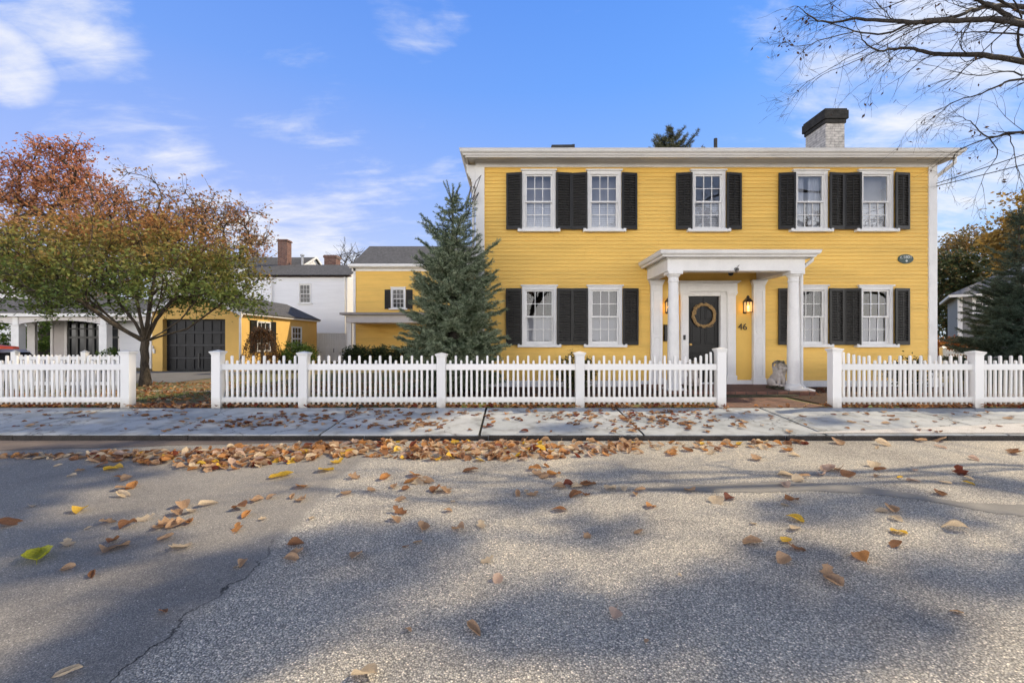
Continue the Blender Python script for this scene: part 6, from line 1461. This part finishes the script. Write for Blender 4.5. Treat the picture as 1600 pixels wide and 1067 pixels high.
# (photo x, y, length px, colour)
RL = """91 727 9 cream;112 743 11 cream;125 735 11 tan;145 721 20 tan;158 727 17 brown;178 733 28 yellow;186 747 14 brown;198 748 15 tan;195 763 26 tan;192 774 22 cream;207 760 22 orange;49 791 12 cream;124 798 25 yellow;15 818 34 brown;168 816 18 tan;138 825 9 cream;201 821 27 brown;227 811 22 cream;105 850 22 cream;60 870 44 green;164 860 30 tan;186 855 28 tan;176 846 20 brown;285 791 22 tan;276 803 22 tan;299 800 16 cream;247 824 20 tan;262 818 22 tan;271 822 20 tan;286 818 24 tan;297 816 18 orange;260 841 24 tan;325 788 28 cream;375 793 26 brown;385 805 24 orange;371 827 24 orange;282 855 32 cream;397 783 14 tan;440 744 34 yellow;470 760 24 orange;458 776 14 tan;471 781 16 tan;424 777 14 tan;403 780 14 tan;508 735 26 yellow;527 722 18 yellow;552 746 16 tan;601 747 22 orange;616 760 16 tan;580 766 14 tan;540 772 17 tan;648 742 20 orange;643 752 22 orange;655 754 24 cream;666 752 22 tan;633 764 16 brown;681 766 22 brown;695 767 18 tan;735 735 24 brown;626 781 16 tan;624 800 24 brown;618 812 20 tan;660 824 22 tan;718 827 26 tan;752 822 18 cream;652 847 14 tan;634 854 10 brown;462 850 20 brown;466 862 24 tan;456 874 20 tan;410 811 10 cream;488 810 10 cream;708 784 8 cream;700 798 12 tan;808 772 16 tan;823 768 8 cream;832 773 18 tan;836 733 18 orange;842 741 20 tan;853 728 12 orange;851 745 16 tan;866 742 22 orange;874 761 18 tan;889 757 22 red;902 761 18 cream;915 758 18 brown;923 755 14 brown;901 774 22 brown;916 773 10 brown;954 764 20 cream;976 764 12 cream;992 772 12 tan;1000 766 16 tan;874 797 20 brown;917 838 13 tan;998 832 16 tan;1016 791 18 orange;1078 766 20 tan;1120 784 26 cream;1138 778 20 red;1176 848 30 tan;1177 818 10 cream;857 715 12 cream;878 714 12 tan;1050 709 24 orange;1073 703 16 brown;1112 708 18 cream;1182 717 18 tan;1192 700 18 cream;1145 697 16 orange;1230 703 20 orange;1241 711 14 cream;1245 690 26 brown;1309 692 24 tan;1380 694 20 cream;1371 700 10 cream;1436 688 18 tan;1468 688 22 tan;1469 698 13 pink;1522 717 16 pink;1585 707 30 brown;1230 743 26 cream;1254 744 18 tan;1247 750 20 cream;1226 758 18 pink;1236 782 26 brown;1227 789 14 cream;1243 812 22 yellow;1243 826 27 cream;1229 845 18 yellow;1243 857 22 brown;1283 742 16 pink;1295 734 24 pink;1311 735 22 tan;1326 742 20 brown;1365 727 24 cream;1375 734 16 brown;1370 744 10 tan;1429 735 9 pink;1427 751 15 pink;1406 746 9 yellow;1477 754 13 cream;1501 739 22 red;1514 748 12 cream;1513 755 13 yellow;1467 771 18 brown;1377 798 15 cream;1393 797 22 tan;1400 811 16 cream;1405 832 20 yellow;1401 852 22 brown;1492 826 32 cream;1224 875 28 tan;1345 871 30 orange;1293 896 28 tan;1305 911 40 tan;961 960 22 pink;1495 957 15 tan;105 1053 34 cream;568 1056 46 cream;255 956 14 brown;638 985 10 tan;740 984 32 tan;778 905 24 pink;762 876 18 cream;558 868 22 tan;145 898 18 brown;108 888 18 tan;370 886 10 cream;379 881 16 tan;1010 1003 8 tan;1062 899 7 cream"""
SPECIAL = {(60, 870): 'large yellow green leaf on the dark asphalt at the left', (124, 798): 'narrow bright yellow leaf on the dark asphalt below the left fence', (440, 744): 'upright yellow leaf with a long stalk below the second fence post', (508, 735): 'broad yellow leaf at the front of the kerb drift', (527, 722): 'small deep yellow leaf touching the kerb drift', (178, 733): 'oval mustard leaf on shaded asphalt near the gutter apron',
           (1345, 871): 'orange brown leaf alone on the asphalt near the right side', (1305, 911): 'big tan curled leaf below two others on the right asphalt', (105, 1053): 'cream leaf at the bottom left corner of the photo', (568, 1056): 'large cream leaf cut by the bottom edge of the photo', (961, 960): 'pale pinkish leaf alone in the dark shadow band', (740, 984): 'tan leaf alone near the bottom centre of the road', (1405, 832): 'ragged yellow leaf standing above a brown one at right', (1243, 812): 'yellow leaf above a cream one below the right porch column', (1229, 845): 'smaller yellow leaf under the cream leaf below the porch', (1138, 778): 'red brown leaf leaning on a cream leaf below the door', (1120, 784): 'pale cream leaf under a red brown one below the door', (255, 956): 'small brown leaf alone on the lower left asphalt', (1495, 957): 'small tan leaf alone on the lower right asphalt', (15, 818): 'long curled brown leaf at the left photo edge', (1585, 707): 'long brown leaf near the kerb at the right photo edge'}
items = [tuple(x.split()) for x in RL.replace('\n', ' ').split(';')]
items = [(int(a), int(b), int(c), d.strip()) for a, b, c, d in items]
def zone(px, py):
    x = ('below the left fence' if px < 210 else 'below the lawn gap' if px < 340 else 'below the second fence post' if px < 560 else 'below the blue spruce' if px < 790 else 'below the left windows' if px < 1000 else 'below the front door' if px < 1200 else 'below the right porch column' if px < 1330 else 'below the right fence post')
    y = 'by the kerb' if py < 722 else 'on the upper road' if py < 775 else 'on the middle road' if py < 860 else 'on the near road'
    return f'{y} {x}'
buckets = {}
for it in items:
    if it[:2] not in SPECIAL: buckets.setdefault((it[3], zone(it[0], it[1])), []).append(it)
lab = {}
ORD = ['leftmost', 'second', 'third', 'fourth', 'fifth', 'sixth', 'seventh', 'eighth', 'ninth']
for (c, zn), l in buckets.items():
    l.sort()
    for k, it in enumerate(l):
        lab[it] = f'{"large" if it[2] > 25 else "small" if it[2] < 14 else "dry"} {NAMES[c]} leaf {zn}' if len(l) == 1 else f'{ORD[k] if k < len(l) - 1 or len(l) > 9 else "rightmost"} {NAMES[c]} leaf {"from the left " if 0 < k < len(l) - 1 else ""}{zn}'
rl = random.Random(99)
def drop_leaf(p, L_, c, label, group, k=None, tilt=22, lift=.002, rotz=None):
    o = bpy.data.objects.new('fallen_leaf', leaf_mesh(c, rl.randrange(10) if k is None else k)); col.objects.link(o)
    o.location = (p[0], p[1], p[2] + lift); o.scale = (L_, L_, L_ * rl.uniform(.8, 1.3)); o.rotation_euler = (R(rl.uniform(-tilt, tilt)), R(rl.uniform(-tilt, tilt)), rl.uniform(0, 6.28) if rotz is None else rotz)
    return tag(o, label, 'leaf', group)
GR = 'fallen leaves scattered on the road'
for it in items:
    px, py, s, c = it; p = road(px, py + 1); L_ = max(.03, s * p.y / F * (1.25 if s < 24 else 1.08))
    drop_leaf(p, L_, c, SPECIAL.get(it[:2]) or lab[it], GR, lift=.006)
n_ind = len(items)
# leaf drift along the kerb
def drift_y(px):        # lower photo edge of the drift
    P_ = [(0, 713), (150, 714), (240, 722), (330, 732), (480, 716), (560, 708), (700, 716), (830, 714), (960, 706), (1100, 700), (1260, 692)]
    for (a, b), (c, d) in zip(P_[:-1], P_[1:]):
        if a <= px <= c: return b + (d - b) * (px - a) / (c - a) + 5
    return 690
def drift_top(px): return 709 if px < 130 else 709 - (px - 130) / 170 * 7 if px < 300 else 702 - (px - 300) / 250 * 11 if px < 550 else 689
drift = []
cols_d = ['tan'] * 7 + ['brown'] * 5 + ['cream'] * 3 + ['orange'] * 4 + ['pink'] * 2 + ['yellow'] + ['red']
while len(drift) < 860:
    px = rl.uniform(0, 1270); dens_ = .25 if px < 140 else .9 if px < 300 else 1 if px < 860 else .55 if px < 1000 else .18
    if rl.random() > dens_: continue
    y0, y1 = drift_top(px), drift_y(px)
    if y1 <= y0: continue
    q = rl.random() ** .85; py = y0 + (y1 - y0) * q; p = road(px, py)
    hgt = .045 * math.sin(math.pi * min(1, max(0, q))) * dens_ * rl.random()
    drift.append((p + Vector((0, 0, hgt)), rl.uniform(.085, .15) * (.8 if px < 140 else 1), rl.choice(cols_d), py, px))
drift.sort(key=lambda d: -d[3])
DL = [('dry leaf in the front edge of the leaf drift left of the spruce', 0, 620), ('dry leaf in the front edge of the leaf drift below the left windows', 620, 1300)]
nd = 300 - n_ind
for d in drift[:nd]:
    c = {'yellow': 'bright yellow leaf among the dry leaf drift along the kerb'}.get(d[2]) or next(l for l, a, b in DL if a <= d[4] < b)
    drop_leaf(d[0], d[1], d[2], c, 'leaves at the front of the kerb drift', tilt=32)
def leaf_stuff(name, label, L_, tilt=25, parent=None):
    keys = list(LEAF); mb = MB(); cache = [leaf_grid(500 + k, 5, 1, 'oval') for k in range(24)]
    for p, s, c, *_ in L_:
        vs, fs = cache[rl.randrange(24)]; m_ = Matrix.Translation(p) @ Matrix.Rotation(rl.uniform(0, 6.28), 4, 'Z') @ Matrix.Rotation(R(rl.uniform(-tilt, tilt)), 4, 'X') @ Matrix.Rotation(R(rl.uniform(-tilt, tilt)), 4, 'Y') @ Matrix.Diagonal((s, s, s * rl.uniform(.7, 1.3), 1))
        mb.add([m_ @ Vector(v) for v in vs], fs, keys.index(c))
    mb.nofix = True
    o = obj(name, mb, [LEAF[k] for k in keys], smooth=True); return tag(o, label, 'leaves', None, 'stuff')
leaf_stuff('leaf_drift', 'thick drift of dry tan leaves heaped along the kerb', drift[nd:], 35)
# leaves on the sidewalk
sw = []; cl2 = [(640, 664, 40, 6, 46), (440, 660, 60, 6, 34), (380, 664, 50, 5, 30), (120, 648, 25, 4, 12), (260, 648, 50, 7, 22), (860, 650, 80, 7, 40), (980, 655, 60, 8, 46), (1050, 645, 60, 6, 44), (1100, 660, 70, 8, 30), (500, 650, 60, 6, 30), (700, 650, 60, 6, 26), (590, 645, 60, 5, 26), (1000, 670, 40, 4, 14)]
def sidewalk_pt(px, py):
    k = ZS / (YF - .05 - 5.86); a = (py - 533.5) / F       # z = k(Y-5.86) and z = 1.2 - a Y
    Y = (CAM_Z + k * 5.86) / (a + k); return Vector(((px - 800) * Y / F, Y, k * (Y - 5.86)))
for cx, cy, sx, sy, n in cl2:
    for _ in range(n): sw.append((rl.gauss(cx, sx), rl.gauss(cy, sy * .7)))
for _ in range(150): sw.append((rl.uniform(0, 1600), rl.uniform(641, 676)))
SWL = [(sidewalk_pt(x, y) + Vector((0, 0, .005)), rl.uniform(.06, .13), rl.choice(['brown'] * 9 + ['tan'] * 4 + ['orange'] + ['red'] * 2)) for x, y in sw if 638.5 < y < 677]
leaf_stuff('sidewalk_leaves', 'dry brown leaves strewn over the concrete sidewalk', SWL, 10)
# litter along the fence foot and on the lawn
FL = []
for _ in range(1500):
    x = rl.uniform(-11, 12)
    if xat(1137, YF) < x < xat(1290, YF) and rl.random() < .93: continue
    y = 7.42 + abs(rl.gauss(0, .11)); FL.append((Vector((x, y, ZS + .008 + rl.random() * .03)), rl.uniform(.06, .12), rl.choice(['brown'] * 6 + ['tan'] * 3 + ['orange'] * 4 + ['red'] * 2)))
leaf_stuff('fence_litter', 'brown leaf litter gathered along the foot of the fences', FL, 40)
LL = []
for _ in range(2600):
    x = rl.uniform(-13, -1.5); y = 7.6 + 5.6 * rl.random() ** 1.1
    LL.append((Vector((x, y, gz(x, y) + .012 + rl.random() * .02)), rl.uniform(.06, .11), rl.choice(['brown'] * 5 + ['tan'] * 4 + ['orange'] * 4 + ['red'] * 2 + ['cream'])))
for _ in range(500):
    x = rl.choice([rl.uniform(-2.2, 2.9), rl.uniform(5.4, 10)]); y = rl.uniform(7.8, 10.3); LL.append((Vector((x, y, gz(x, y) + .03)), rl.uniform(.04, .08), rl.choice(['brown'] * 6 + ['red'] * 2 + ['tan'])))
leaf_stuff('lawn_litter', 'fallen leaves covering the lawn and beds behind the fence', LL, 30)
# grass blades
gr = np.random.default_rng(3); n = 26000
X = gr.uniform(-14, -1.6, n); Yg = gr.uniform(7.7, 13.2, n); keep = (np.sin(X * 1.7 + 1) + np.sin(Yg * 1.9 + X * .6) + gr.normal(size=n) * .5) > -.1
X, Yg = X[keep], Yg[keep]; P = np.stack([X, Yg, [gz(a, b) for a, b in zip(X, Yg)]], 1); n = len(P)
hgt = gr.uniform(.025, .07, n); dx = gr.normal(size=(n, 3)) * .02; dx[:, 2] = hgt; sdv = gr.normal(size=(n, 3)); sdv[:, 2] = 0; sdv /= np.linalg.norm(sdv, axis=1)[:, None]
V = np.stack([P - sdv * .004, P + sdv * .004, P + dx], 1).reshape(-1, 3)
tag(np_obj('grass', V, np.arange(len(V)).reshape(-1, 3), leaf_mat('grass_blades', [(0, (.08, .12, .025)), (.6, (.13, .17, .04)), (1, (.26, .22, .09))])), 'short patchy lawn grass behind the picket fence', 'grass', None, 'stuff')
